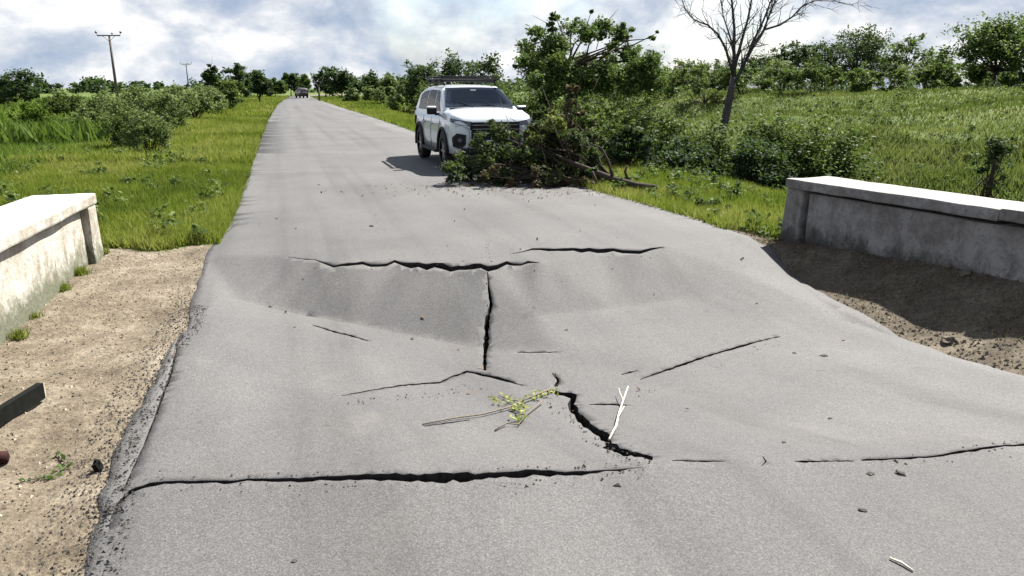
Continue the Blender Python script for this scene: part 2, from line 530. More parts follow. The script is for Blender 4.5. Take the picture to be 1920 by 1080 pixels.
def bake_heights():
    xs = np.arange(GX0, GX1, GS); ys = np.arange(GY0, GY1, GS)
    Z = np.zeros((len(ys), len(xs)))
    for A, B, Cc, za, zb, zc in TRI:
        d = (B[1] - Cc[1]) * (A[0] - Cc[0]) + (Cc[0] - B[0]) * (A[1] - Cc[1])
        if abs(d) < 1e-12: continue
        i0 = max(0, int((min(A[0], B[0], Cc[0]) - GX0) / GS)); i1 = min(len(xs), int((max(A[0], B[0], Cc[0]) - GX0) / GS) + 2)
        j0 = max(0, int((min(A[1], B[1], Cc[1]) - GY0) / GS)); j1 = min(len(ys), int((max(A[1], B[1], Cc[1]) - GY0) / GS) + 2)
        if i1 <= i0 or j1 <= j0: continue
        x, y = np.meshgrid(xs[i0:i1], ys[j0:j1])
        w0 = ((B[1] - Cc[1]) * (x - Cc[0]) + (Cc[0] - B[0]) * (y - Cc[1])) / d
        w1 = ((Cc[1] - A[1]) * (x - Cc[0]) + (A[0] - Cc[0]) * (y - Cc[1])) / d
        w2 = 1 - w0 - w1
        m = (w0 >= -1e-6) & (w1 >= -1e-6) & (w2 >= -1e-6)
        Z[j0:j1, i0:i1][m] = (w0 * za + w1 * zb + w2 * zc)[m]
    Z[:3] = 0; Z[-3:] = 0
    return Z


ZG = bake_heights()


def zroad(x, y):
    """height of the sagging deck (slabs bend gently, they are not folded paper)"""
    x = np.asarray(x, float); y = np.asarray(y, float)
    fx = np.clip((x - GX0) / GS, 0, ZG.shape[1] - 1.001); fy = np.clip((y - GY0) / GS, 0, ZG.shape[0] - 1.001)
    i = fx.astype(int); j = fy.astype(int)
    fx = fx - i; fy = fy - j
    z = (ZG[j, i] * (1 - fx) + ZG[j, i + 1] * fx) * (1 - fy) + (ZG[j + 1, i] * (1 - fx) + ZG[j + 1, i + 1] * fx) * fy
    return np.where((x > GX0) & (x < GX1 - GS) & (y > GY0) & (y < GY1 - GS), z, 0.0)


def smooth01(t):
    t = np.clip(t, 0, 1)
    return t * t * (3 - 2 * t)


def vnoise(x, y, s, seed=0):
    """cheap vectorised value noise"""
    x = np.asarray(x) * s + 100.3 + seed * 17.1; y = np.asarray(y) * s + 57.7 + seed * 9.3
    xi = np.floor(x).astype(np.int64); yi = np.floor(y).astype(np.int64)
    fx = x - xi; fy = y - yi
    fx = fx * fx * (3 - 2 * fx); fy = fy * fy * (3 - 2 * fy)
    def h(a, b):
        n = (a * 374761393 + b * 668265263 + seed * 1442695041) & 0x7fffffff
        n = ((n ^ (n >> 13)) * 1274126177) & 0x7fffffff
        return ((n ^ (n >> 16)) & 0xffff) / 65535.0
    return (h(xi, yi) * (1 - fx) + h(xi + 1, yi) * fx) * (1 - fy) + (h(xi, yi + 1) * (1 - fx) + h(xi + 1, yi + 1) * fx) * fy - 0.5


def zground(x, y):
    x = np.asarray(x, float); y = np.asarray(y, float)
    dl = Ledge(y) - x
    dr = x - Redge(y)
    zr = zroad(x, y)
    near = np.where((y > 1.5) & (y < 10) & (np.abs(x) < 7), zr, 0.0)
    inside = (dl < -0.12) & (dr < -0.12)
    # left land
    zl = near - 0.045 - 0.05 * smooth01(dl / 0.4) * np.exp(-((y - 4.5) / 3.5) ** 2) - 0.35 * smooth01((dl - 5) / 8) * smooth01((y - 6) / 6)
    creek_l = smooth01((dl - 2.9) / 1.2) * np.exp(-((y - 5.0) / 2.2) ** 4) * (1.0)
    zl = zl - 1.1 * creek_l
    # right land: verge, ditch, then the long grassy bank and its plateau
    fade = 1 - smooth01((y - 45) / 35)
    ditch = -0.95 * smooth01((dr - 2.3) / 2.8) * (1 - smooth01((dr - 7.5) / 4)) * fade
    bank = 1.52 * smooth01((dr - 7.5) / 12.5) * fade + 0.5 * (1 - fade) * smooth01((dr - 8) / 20)
    zrt = near - 0.04 - 0.05 * smooth01(dr / 0.4) + ditch + bank
    creek_r = smooth01((dr - 2.2) / 1.0) * np.exp(-((y - 5.0) / 3.0) ** 4)
    zrt = zrt - 0.9 * creek_r * (1 - smooth01((dr - 9) / 6))
    z = np.where(dl > dr, zl, zrt)
    z = np.where(inside, near - 0.28, z)
    out = np.maximum(dl, dr)
    amp = smooth01(out / 3) * 0.25 + 0.02
    z = z + (vnoise(x, y, 0.35, 1) * 0.8 + vnoise(x, y, 1.1, 2) * 0.45) * amp + vnoise(x, y, 5.0, 3) * 0.035 * smooth01(out / .5)
    z = z + smooth01((dr - 8) / 4) * (1 - smooth01((dr - 22) / 8)) * fade * (vnoise(x * 1.0 + y * .7, y * .25, 0.7, 5) * 0.55)
    return z


def zg1(x, y): return float(zground(np.array([x]), np.array([y]))[0])
def zr1(x, y): return float(zroad(np.array([x]), np.array([y]))[0])


def gr(u, v):
    """road-surface point seen at pixel u, v"""
    z = 0.0
    for _ in range(25):
        x, y = g(u, v, z)
        z = 0.5 * z + 0.5 * zr1(x, y)
    x, y = g(u, v, z)
    return Vector((x, y, zr1(x, y)))


# ------------------------------------------------------------------ ground sheet
def build_ground():
    def axis(lo, hi, dense_lo, dense_hi, step, grow=1.13):
        a = list(np.arange(dense_lo, dense_hi, step))
        s = step
        v = dense_hi
        while v < hi:
            a.append(v); s *= grow; v += s
        a.append(hi)
        s = step; v = dense_lo - step
        pre = []
        while v > lo:
            pre.append(v); s *= grow; v -= s
        pre.append(lo)
        return np.array(pre[::-1] + a)
    xs = axis(-1500, 1500, -6.5, 6.5, 0.07, 1.045)
    ys = axis(-300, 2500, 1.5, 10.5, 0.07, 1.045)
    X, Y = np.meshgrid(xs, ys)
    Z = zground(X, Y)
    far = np.sqrt(X ** 2 + Y ** 2)
    Z = np.where(far > 250, Z * np.exp(-(far - 250) / 200) - 0.0, Z)
    ny, nx = X.shape
    co = np.stack([X, Y, Z], -1).reshape(-1, 3)
    idx = np.arange(nx * ny).reshape(ny, nx)
    q = np.stack([idx[:-1, :-1], idx[:-1, 1:], idx[1:, 1:], idx[1:, :-1]], -1).reshape(-1, 4)
    me = bpy.data.meshes.new('ground')
    me.vertices.add(len(co)); me.vertices.foreach_set('co', co.reshape(-1).astype(np.float32))
    me.loops.add(q.size); me.loops.foreach_set('vertex_index', q.reshape(-1).astype(np.int32))
    me.polygons.add(len(q)); me.polygons.foreach_set('loop_start', np.arange(0, q.size, 4, dtype=np.int32))
    me.update(calc_edges=True)
    me.shade_smooth()
    me.attributes.new('dirt', 'FLOAT', 'POINT').data.foreach_set('value', dirt_mask(X, Y).reshape(-1).astype(np.float32))
    me.attributes.new('brown', 'FLOAT', 'POINT').data.foreach_set('value', (X > 0).astype(np.float32).reshape(-1))
    o = link('ground', me, M['ground'])
    tag(o, kind='structure')


def dirt_mask(X, Y):
    dl = Ledge(Y) - X; dr = X - Redge(Y)
    left = smooth01((8.35 - 0.10 * dl - Y + vnoise(X, Y, 2, 8) * .35) / 0.25) * (1 - smooth01((dl - 3.3) / 0.5)) * (dl > -.5)
    right = smooth01((9.3 - Y + vnoise(X, Y, 2, 9) * .5) / 0.5) * (1 - smooth01((dr - 2.6) / 0.6)) * (dr > -.5)
    inside = ((dl < -.1) & (dr < -.1)).astype(float)
    strip = np.where((np.maximum(dl, dr) > -0.1) & (np.maximum(dl, dr) < 0.12), 0.30, 0)
    return np.maximum.reduce([np.where(dl > dr, left, right), inside, strip])


build_ground()


# ------------------------------------------------------------------ road with real cracks
def ragged(line, sub, amp, rs):
    """px polyline with widths -> finer, irregular"""
    out = []
    for i in range(len(line) - 1):
        a, b = line[i], line[i + 1]
        n = max(1, int(math.hypot(b[0] - a[0], b[1] - a[1]) / sub))
        for k in range(n):
            t = k / n
            j = amp * (0 if (i == 0 and k == 0) else 1)
            out.append((a[0] + (b[0] - a[0]) * t, a[1] + (b[1] - a[1]) * t + rs.uniform(-j, j) * (0.4 + 0.1 * (a[2] + b[2]) / 2), max(0.9, (a[2] + (b[2] - a[2]) * t) * rs.uniform(0.6, 1.25))))
    out.append(line[-1])
    return out


def crack_poly(line, on_step=None):
    pts_u, pts_d = [], []
    n = len(line)
    for i, (u, v, w) in enumerate(line):
        a = line[max(0, i - 1)]; b = line[min(n - 1, i + 1)]
        dx, dy = b[0] - a[0], b[1] - a[1]
        l = math.hypot(dx, dy) or 1
        px, py = -dy / l, dx / l
        if on_step:
            zt, kb = on_step
            pts_u.append(g(u, v - w / 2, zt * min(1, w / 12))); pts_d.append(g(u, v + w / 2, -kb * w))
        else:
            p = gr(u + px * w / 2, v + py * w / 2); q = gr(u - px * w / 2, v - py * w / 2)
            pts_u.append((p.x, p.y)); pts_d.append((q.x, q.y))
    return pts_u + pts_d[::-1]


rs = random.Random(5)
CRACKS = []
for line, st in ((FAR_A, (0, .004)), (FAR_B, (0, .004)), (NEAR, (.014, 0)), (NEAR_R, (.012, 0))):
    CRACKS.append(crack_poly(ragged(line, 13, 0.75, rs), st))
MINOR = [
    [(914, 510, 1.2), (916, 540, 3), (921, 570, 7), (913, 600, 8), (912, 640, 10), (909, 670, 9), (909, 695, 6)],
    [(640, 741, 1), (700, 731, 2), (760, 722, 2.5), (825, 717, 3), (850, 706, 4), (876, 697, 4), (905, 704, 5), (945, 713, 4), (980, 723, 1.5)],
    [(586, 610, 1), (620, 621, 2.5), (660, 631, 2.5), (690, 640, 1.2)],
    [(1200, 712, 1.5), (1250, 695, 3.5), (1320, 671, 4), (1380, 652, 3.5), (1420, 641, 2.5), (1462, 631, 1.2)],
    [(1025, 733, 4), (1050, 737, 8), (1078, 741, 11), (1070, 757, 13), (1088, 785, 13), (1110, 803, 15), (1138, 819, 17), (1142, 834, 16), (1170, 846, 12), (1205, 853, 9), (1224, 858, 7)],
    [(1040, 700, 1.5), (1047, 714, 5), (1040, 724, 4)],
    [(1260, 862, 1.2), (1300, 863, 3), (1340, 864, 2), (1360, 864, 1)],
    [(1490, 866, 2), (1512, 866, 4), (1560, 865, 1.5), (1600, 864, 2)],
    [(346, 596, 3), (330, 640, 4), (322, 690, 4), (305, 735, 5), (288, 785, 4), (268, 835, 3), (245, 880, 3), (228, 915, 2)],
    [(1430, 856, 1.5), (1436, 866, 4), (1428, 874, 1)],
    [(1105, 757, 1.5), (1140, 757, 3), (1175, 759, 1.5)],
    [(970, 662, 1), (1010, 662, 1.6), (1045, 661, 1)],
    [(1165, 703, 1.2), (1182, 699, 2.5), (1195, 695, 1)],
    [(1130, 838, 2), (1150, 838, 12), (1170, 852, 2)],
    [(795, 798, 1), (830, 793, 2), (880, 786, 1.5)],
]
for m_ in MINOR:
    CRACKS.append(crack_poly(ragged(m_, 6, 0.9, rs)))


def build_road():
    edge_l, edge_r = [], []
    yy = -6.0
    while yy < 190:
        j = 0.035 if yy < 12 else 0.05
        edge_l.append((float(Ledge(yy)) + (vnoise([yy], [0], 1.7, 21)[0] + vnoise([yy], [0], 6, 22)[0] * .5) * j * 2, yy))
        edge_r.append((float(Redge(yy)) + (vnoise([yy], [9], 1.7, 23)[0] + vnoise([yy], [9], 6, 24)[0] * .5) * j * 2, yy))
        yy += 0.08 if yy < 12 else (0.35 if yy < 40 else 3.0)
    outline = edge_r + edge_l[::-1]
    pts, cons = [], []
    def add(poly):
        b = len(pts)
        pts.extend(Vector(p) for p in poly)
        cons.extend((b + i, b + (i + 1) % len(poly)) for i in range(len(poly)))
    add(outline)
    for c in CRACKS: add(c)
    r2 = random.Random(3)
    for fl in FOLDS[:2] + FOLDS[3:4]:
        fp = []
        for (u0, v0, z0_), (u1, v1, z1_) in zip(fl, fl[1:]):
            for t in (0, .25, .5, .75):
                fp.append(g(u0 + (u1 - u0) * t, v0 + (v1 - v0) * t, z0_ + (z1_ - z0_) * t))
        b0 = len(pts); pts.extend(Vector(q) for q in fp)
        cons.extend((b0 + i, b0 + i + 1) for i in range(len(fp) - 1))
    y = 1.6
    while y < 9.2:
        a, b = float(Ledge(y)) + .05, float(Redge(y)) - .05
        x = a
        while x < b:
            pts.append(Vector((x + r2.uniform(-.012, .012), y + r2.uniform(-.012, .012))))
            x += 0.075
        y += 0.075
    while y < 120:
        st = .4 if y < 20 else 2.0
        a, b = float(Ledge(y)) + .1, float(Redge(y)) - .1
        x = a
        while x < b:
            pts.append(Vector((x, y))); x += min(st, 1.0)
        y += st
    v, e, f, ov, oe, of = delaunay_2d_cdt(pts, cons, [], 0, 1e-5)
    V2 = np.array([(p[0], p[1]) for p in v])
    cen = np.array([V2[list(t)].mean(0) for t in f])
    def inside(poly, P):
        """winding number test, all points at once"""
        w = np.zeros(len(P), int)
        q = np.array(poly, float)
        lo = q.min(0); hi = q.max(0)
        m = (P[:, 0] > lo[0]) & (P[:, 0] < hi[0]) & (P[:, 1] > lo[1]) & (P[:, 1] < hi[1])
        idx = np.where(m)[0]
        S = P[idx]; ww = np.zeros(len(S), int)
        for i in range(len(q)):
            a_, b_ = q[i], q[(i + 1) % len(q)]
            cr = (b_[0] - a_[0]) * (S[:, 1] - a_[1]) - (S[:, 0] - a_[0]) * (b_[1] - a_[1])
            ww += ((a_[1] <= S[:, 1]) & (b_[1] > S[:, 1]) & (cr > 0)).astype(int)
            ww -= ((a_[1] > S[:, 1]) & (b_[1] <= S[:, 1]) & (cr < 0)).astype(int)
        w[idx] = ww
        return w != 0
    ok = inside(outline, cen)
    for c in CRACKS: ok &= ~inside(c, cen)
    keep = list(np.where(ok)[0])
    X = np.array([p[0] for p in v]); Y = np.array([p[1] for p in v])
    Z = zroad(X, Y)
    amp = 0.008
    Z = Z + (vnoise(X, Y, 1.2, 31) * amp * 1.6 + vnoise(X, Y, 4, 32) * amp * .5) * (1 - smooth01((Y - 8) / 4))
    # camber and crumbled edge
    d = np.minimum(X - Ledge(Y), Redge(Y) - X)
    Z = Z - 0.035 * (1 - smooth01(d / 0.25)) * (1 - smooth01((Y - 8) / 4))
    bm = bmesh.new()
    bv = [bm.verts.new((X[i], Y[i], Z[i])) for i in range(len(v))]
    for i in keep:
        try:
            fc = bm.faces.new([bv[k] for k in f[i]])
            fc.smooth = True
        except ValueError:
            pass
    bmesh.ops.delete(bm, geom=[q for q in bm.verts if not q.link_faces], context='VERTS')
    be = [ed for ed in bm.edges if len(ed.link_faces) == 1]
    r = bmesh.ops.extrude_edge_only(bm, edges=be)
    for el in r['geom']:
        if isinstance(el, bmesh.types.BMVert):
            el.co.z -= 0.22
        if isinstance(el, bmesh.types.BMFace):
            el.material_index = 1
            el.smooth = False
    bmesh.ops.recalc_face_normals(bm, faces=bm.faces)
    up = sum(f.normal.z for f in bm.faces if f.material_index == 0)
    if up < 0: bmesh.ops.reverse_faces(bm, faces=bm.faces)
    o = bm_obj('road', bm, [M['asphalt'], M['broken']])
    tag(o, kind='structure')


build_road()


# ------------------------------------------------------------------ parapets
def rough_slab(name, frame, corners, mat, parent, cuts, amp=0.008, seed=0, bev=0.015):
    """corners: 8 local points (bottom 4, top 4) in the wall frame"""
    bm = bmesh.new()
    vs = [bm.verts.new(frame(*c)) for c in corners]
    for q in ((3, 2, 1, 0), (4, 5, 6, 7), (0, 1, 5, 4), (1, 2, 6, 5), (2, 3, 7, 6), (3, 0, 4, 7)):
        bm.faces.new([vs[i] for i in q])
    bmesh.ops.recalc_face_normals(bm, faces=bm.faces)
    bmesh.ops.bevel(bm, geom=list(bm.edges), offset=bev, segments=2, affect='EDGES', profile=0.6)
    for _ in range(cuts):
        es = [e for e in bm.edges if e.calc_length() > 0.09]
        if not es: break
        bmesh.ops.subdivide_edges(bm, edges=es, cuts=1, use_grid_fill=True)
    for v in bm.verts:
        n = noise.noise_vector(v.co * 3.1 + Vector((seed, 0, 0))) * amp * 1.4 + noise.noise_vector(v.co * 11 + Vector((0, seed, 0))) * amp * 0.7
        v.co += n
    return bm_obj(name, bm, mat, parent, smooth=False)


def parapet(origin, dx, dy, length, z0, z1, mat, label, seed, joint):
    """front face runs from origin along (dx,dy); the wall is thick towards (bx,by)"""
    root = empty('bridge_parapet', (origin[0], origin[1], 0))
    tag(root, label, 'parapet', 'concrete parapets of the damaged bridge')
    bx, by = (dy, -dx)
    if bx * origin[0] < 0: bx, by = -bx, -by
    def fr(s, t, z): return Vector((dx * s + bx * t, dy * s + by * t, z))
    T = 0.60
    def zt(s): return z0 + (z1 - z0) * s / length
    c = 0.11
    gap = 0.028
    # body
    rough_slab('wall_body', fr, [(0.34, .07, -.9), (length, .07, -.9), (length, T - .04, -.9), (0.34, T - .04, -.9),
                                 (0.34, .07, zt(0) - c - gap), (length, .07, zt(length) - c - gap), (length, T - .04, zt(length) - c - gap), (0.34, T - .04, zt(0) - c - gap)], mat, root, 4, 0.010, seed)
    # end post: battered, a little proud of the body, dark joint beside it
    rough_slab('end_post', fr, [(-.10, .0, -.9), (.30, .0, -.9), (.30, T, -.9), (-.10, T, -.9),
                                (.03, .015, zt(0) - c + .004), (.30, .015, zt(0) - c + .004), (.30, T, zt(0) - c + .004), (.03, T, zt(0) - c + .004)], mat, root, 3, 0.012, seed + 3, 0.03)
    segs = [(-.0, joint), (joint + .012, length)]
    for i, (a, b) in enumerate(segs):
        dz = 0.012 * i
        rough_slab('cap_slab', fr, [(a, .0, zt(a) - c + dz), (b, .0, zt(b) - c + dz), (b, T + .02, zt(b) - c + dz), (a, T + .02, zt(a) - c + dz),
                                    (a, .0, zt(a) + dz), (b, .0, zt(b) + dz), (b, T + .02, zt(b) + dz), (a, T + .02, zt(a) + dz)], mat, root, 4, 0.007, seed + 7 + i, 0.02)
    return root


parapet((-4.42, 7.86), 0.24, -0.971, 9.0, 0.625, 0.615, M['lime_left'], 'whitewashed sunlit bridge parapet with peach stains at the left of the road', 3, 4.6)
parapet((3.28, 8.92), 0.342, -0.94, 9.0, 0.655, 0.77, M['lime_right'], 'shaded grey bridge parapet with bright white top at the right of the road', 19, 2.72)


# ------------------------------------------------------------------ foliage generators
def leaf_quads(cent, size, rng, flat=0.35, aspect=0.55):
    n = len(cent)
    d = rng.normal(size=(n, 3)); d[:, 2] *= 0.6
    d /= np.linalg.norm(d, axis=1)[:, None]
    nrm = rng.normal(size=(n, 3)); nrm[:, 2] = np.abs(nrm[:, 2]) + flat
    b = np.cross(nrm, d); b /= (np.linalg.norm(b, axis=1)[:, None] + 1e-9)
    s = size * rng.uniform(0.6, 1.35, n)[:, None]
    a = d * s * 0.5; b = b * s * 0.5 * aspect
    up = np.cross(d, b); up /= (np.linalg.norm(up, axis=1)[:, None] + 1e-9)
    return np.stack([cent - a, cent - b + up * s * .06, cent + a, cent + b + up * s * .06], 1)


def clump_leaves(clumps, n, size, rng, aspect=0.55, shell=0.6):
    cl = np.array([(c[0], c[1], c[2], c[3]) for c in clumps])
    w = cl[:, 3] ** 2; w /= w.sum()
    # each clump is itself a set of sprays
    k = rng.choice(len(cl), n, p=w)
    ns = max(6, int(n / 45))
    sk = rng.choice(len(cl), ns, p=w)
    sd = rng.normal(size=(ns, 3)); sd /= np.linalg.norm(sd, axis=1)[:, None]
    spos = cl[sk, :3] + sd * (cl[sk, 3] * rng.uniform(0.25, 1.0, ns) ** shell)[:, None] * np.array([1, 1, .85])
    srad = cl[sk, 3] * rng.uniform(0.13, 0.32, ns)
    q = rng.integers(0, ns, n)
    pos = spos[q] + rng.normal(size=(n, 3)) * srad[q][:, None] * np.array([1, 1, .75])
    tint = np.clip(rng.uniform(0.1, 0.75, ns)[q] + rng.normal(0, 0.17, n), 0, 1)
    return leaf_quads(pos, size, rng, aspect=aspect), tint


def stems_bm(base, tops, r0, rng, bm=None, sides=5, sag=0.0, sub=1):
    bm = bm or bmesh.new()
    for t in tops:
        b = Vector(base); t = Vector(t[:3])
        m1 = b.lerp(t, .35) + Vector(rng.normal(size=3) * (t - b).length * .07)
        m2 = b.lerp(t, .7) + Vector(rng.normal(size=3) * (t - b).length * .07) + Vector((0, 0, sag))
        tube_bm(bm, [b, m1, m2, t], [r0, r0 * .7, r0 * .45, r0 * .15], sides)
        for _ in range(sub):
            s = m1.lerp(t, rng.uniform(0, .7))
            e = s + Vector(rng.normal(size=3) * (t - b).length * .22) + Vector((0, 0, (t - b).length * .12))
            tube_bm(bm, [s, s.lerp(e, .5) + Vector(rng.normal(size=3) * .03 * (t - b).length), e], [r0 * .35, r0 * .25, r0 * .08], 4)
    return bm


def plant(kind_name, label, cat, base, clumps, n, size, mat, seed, trunk=None, trunk_r=0.1, bark='bark', group=None, stem_r=None, aspect=.55, trunk_name='trunk', crown_name='crown', sub=1):
    """clumps in world space; meshes are stored relative to the base"""
    rng = np.random.default_rng(seed)
    root = empty(kind_name, base)
    tag(root, label, cat, group)
    B = Vector(base)
    rel = [(c[0] - B.x, c[1] - B.y, c[2] - B.z, c[3]) for c in clumps]
    bm = bmesh.new()
    start = Vector((0, 0, 0))
    if trunk:
        tp = [Vector(p) - B for p in trunk]
        tube_bm(bm, tp, [trunk_r * (1 - .5 * i / max(1, len(tp) - 1)) for i in range(len(tp))], 8)
        start = tp[-1]
    sr = stem_r or trunk_r * .5
    stems_bm(start, rel, sr, rng, bm, sub=sub)
    bm_obj(trunk_name, bm, M[bark], root, smooth=True)
    v, t = clump_leaves(rel, n, size, rng, aspect)
    link(crown_name, np_mesh(crown_name, v, 4, t), M[mat], root)
    return root


def copy_tree(o, loc, rz, s, label):
    c = o.copy(); COL.objects.link(c)
    c.location = loc; c.rotation_euler = (0, 0, rz); c.scale = (s[0], s[0], s[1])
    c['label'] = label
    for ch in list(o.children):
        d = ch.copy(); COL.objects.link(d); d.parent = c
    return c


def round_clumps(x, y, z, w, h, k, rng, low=0.25):
    out = []
    for _ in range(k):
        a = rng.uniform(0, 2 * math.pi); e = rng.uniform(-.7, 1.45)
        rr = rng.uniform(.4, 1.0)
        r = rng.uniform(.17, .30) * min(w, h)
        out.append((x + math.cos(a) * math.cos(e) * rr * w * .42, y + math.sin(a) * math.cos(e) * rr * w * .42,
                    z + max(r * .6, h * low + (h * (1 - low)) * (0.46 + .40 * math.sin(e) * rr)), r))
    mz = max(c[2] + c[3] * .8 - z for c in out)
    out = [(c[0], c[1], z + (c[2] - z) * h / mz, c[3]) for c in out]
    return out


def auto_plant(kind_name, label, cat, u, vb, Y, wpx, top, n, size, mat, seed, k=14, group=None, low=.1, trunk=False, z=None):
    """plant whose foot stands at depth Y in direction u; its top reaches pixel row `top`, width wpx"""
    p = at(u, vb, Y)
    zb = zg1(p.x, Y) if z is None else z
    topz = at(u, top, Y).z
    h = topz - zb
    w = wpx / F_PX * Y * 1.04
    rng = np.random.default_rng(seed + 500)
    cl = round_clumps(p.x, Y, zb, w, h, k, rng, low)
    tr = [(p.x, Y, zb - .1), (p.x + .02 * h, Y, zb + h * .3)] if trunk else None
    return plant(kind_name, label, cat, (p.x, Y, zb), cl, n, size, mat, seed, trunk=tr, trunk_r=.03 * h, group=group, stem_r=.012 * h)


# ------------------------------------------------------------------ the tree behind the car
def px_clumps(lst, Y, spread, rng, k=1.0):
    out = []
    for u, v, r in lst:
        yy = Y + rng.uniform(-spread, spread)
        p = at(u, v, yy)
        out.append((p.x, p.y, p.z, r * k / F_PX * Y * 1.04))
    return out


rngt = np.random.default_rng(77)
YT = 20.5
CENTRAL = [(985, 92, 17), (1008, 68, 18), (975, 118, 15), (1042, 32, 9), (1035, 52, 9), (1040, 85, 24), (1072, 50, 17), (1098, 58, 18), (1130, 55, 18), (1163, 62, 17), (1176, 52, 10), (1000, 122, 26), (1045, 130, 28), (1030, 105, 22), (1095, 118, 22), (1140, 112, 18), (1185, 105, 22), (1210, 122, 24), (1228, 110, 12), (1232, 62, 6), (1222, 72, 6), (1108, 24, 5), (1130, 148, 30), (1180, 150, 28), (1085, 155, 28), (1040, 165, 24), (1225, 150, 22), (1150, 88, 10), (1010, 150, 20)]
cb = at(1066, 290, YT)
zb = zg1(cb.x, YT)
plant('leafy_tree', 'broad open-crowned leafy tree rising behind the white car and cut branches', 'tree', (cb.x, YT, zb),
      px_clumps(CENTRAL, YT, 1.3, rngt), 34000, 0.085, 'f_tree', 101,
      trunk=[(cb.x, YT, zb - .2), at(1068, 250, YT), at(1062, 210, YT), at(1072, 170, YT), at(1060, 140, YT)], trunk_r=.15, stem_r=.042, sub=1)

# ------------------------------------------------------------------ bare tree
def bare_tree():
    Y = 23.0
    b = at(1350, 262, Y); zb = zg1(b.x, Y)
    root = empty('bare_tree', (b.x, Y, zb))
    tag(root, 'leafless grey tree with forking limbs standing on the grassy bank', 'tree')
    B = Vector((b.x, Y, zb))
    rng = np.random.default_rng(5)
    def P(pts, r0, r1, yo=0.0, name='limb', curve=0):
        bm = bmesh.new()
        n = len(pts)
        w = [at(u, v, Y + yo * i / (n - 1)) - B for i, (u, v) in enumerate(pts)]
        rr = [r0 + (r1 - r0) * i / (n - 1) for i in range(n)]
        tube_bm(bm, w, rr, 7)
        # twigs
        if name == 'limb':
            for i in range(1, n):
                for _ in range(4):
                    s = w[i - 1].lerp(w[i], rng.uniform(0, 1))
                    d = (w[i] - w[i - 1]).normalized() + Vector(rng.normal(size=3)) * .55
                    d.normalize()
                    ln = rng.uniform(.35, 1.1)
                    m = s + d * ln * .5 + Vector(rng.normal(size=3)) * .04
                    e = m + (d + Vector(rng.normal(size=3)) * .3 + Vector((0, 0, .3))).normalized() * ln * .5
                    r = rr[i] * .35 + .004
                    tube_bm(bm, [s, m, e], [r, r * .7, r * .3], 4, False)
                    for _k in range(3):
                        s2 = s.lerp(e, rng.uniform(.3, .95))
                        e2 = s2 + (d + Vector(rng.normal(size=3)) * .7).normalized() * ln * .45
                        tube_bm(bm, [s2, e2], [.007, .003], 3, False)
        bm_obj(name, bm, M['bark_bare'], root, True)
    bm = bmesh.new()
    tr = [B.copy() - B + Vector((-.05, 0, -.3)), at(1356, 240, Y) - B, at(1364, 205, Y) - B, at(1371, 170, Y) - B, at(1376, 145, Y) - B]
    tube_bm(bm, tr, [.155, .13, .115, .105, .09], 9)
    bm_obj('trunk', bm, M['bark_bare'], root, True)
    P([(1376, 148), (1377, 120), (1376, 94), (1377, 56), (1372, 0), (1366, -50), (1360, -110)], .068, .014, .5)
    P([(1374, 140), (1361, 92), (1346, 64), (1327, 47), (1301, 37), (1286, 19), (1276, -8)], .042, .008, -.8)
    P([(1377, 128), (1391, 75), (1402, 37), (1410, -5), (1412, -60), (1418, -110)], .050, .010, 1.2)
    P([(1376, 157), (1388, 135), (1399, 112), (1414, 75), (1432, 37), (1446, 0), (1460, -50)], .062, .012, -.6)
    P([(1399, 112), (1414, 84), (1432, 56), (1462, 47), (1485, 32), (1507, 9), (1530, 1), (1565, 2), (1600, 10)], .045, .007, .8)
    P([(1432, 56), (1442, 30), (1456, -5), (1462, -40)], .032, .010, -.4)
    P([(1376, 94), (1366, 60), (1356, 30), (1350, -10), (1340, -50)], .03, .008, 1.0)


bare_tree()

# ------------------------------------------------------------------ bushes and trees of the right side
GB = 'bushes along the ditch right of the road'
for i, (u, vb, Y, w, top, n, mat, lab) in enumerate([
    (1130, 300, 18.5, 170, 178, 9000, 'f_shrub', 'dark leafy bush directly right of the heap of cut branches'),
    (1230, 300, 18.8, 190, 188, 9000, 'f_shrub', 'tall yellow-green bush between the cut branches and the bare tree'),
    (1330, 310, 17.6, 170, 222, 8000, 'f_shrub', 'low dark bush round the foot of the bare tree'),
    (1180, 300, 16.6, 150, 235, 7000, 'f_dark', 'low very dark bush on the verge right of the cut branches'),
    (1290, 300, 16.2, 170, 255, 7000, 'f_dark', 'low dark bush at the ditch edge left of the bare tree'),
    (1440, 320, 16.6, 180, 200, 9000, 'f_shrub', 'tall bushy shrub just right of the bare tree'),
    (1405, 320, 15.2, 150, 262, 6000, 'f_dark', 'low dark shrub in front of the tall bushy shrub'),
    (1545, 330, 15.8, 160, 215, 8000, 'f_shrub', 'rounded shrub above the far end of the shaded parapet'),
    (1000, 290, 21.8, 150, 142, 7000, 'f_shrub', 'pale green bush behind the mirror of the white car')]):
    auto_plant('bush', lab, 'bush', u, vb, Y, w, top, n, 0.085, mat, 200 + i, k=26, group=GB, low=0.0)
auto_plant('weed_plant', 'dark upright weed on the bank near the right edge', 'plant', 1852, 340, 15.0, 85, 238, 2200, 0.06, 'f_dark', 290, k=16, low=0)

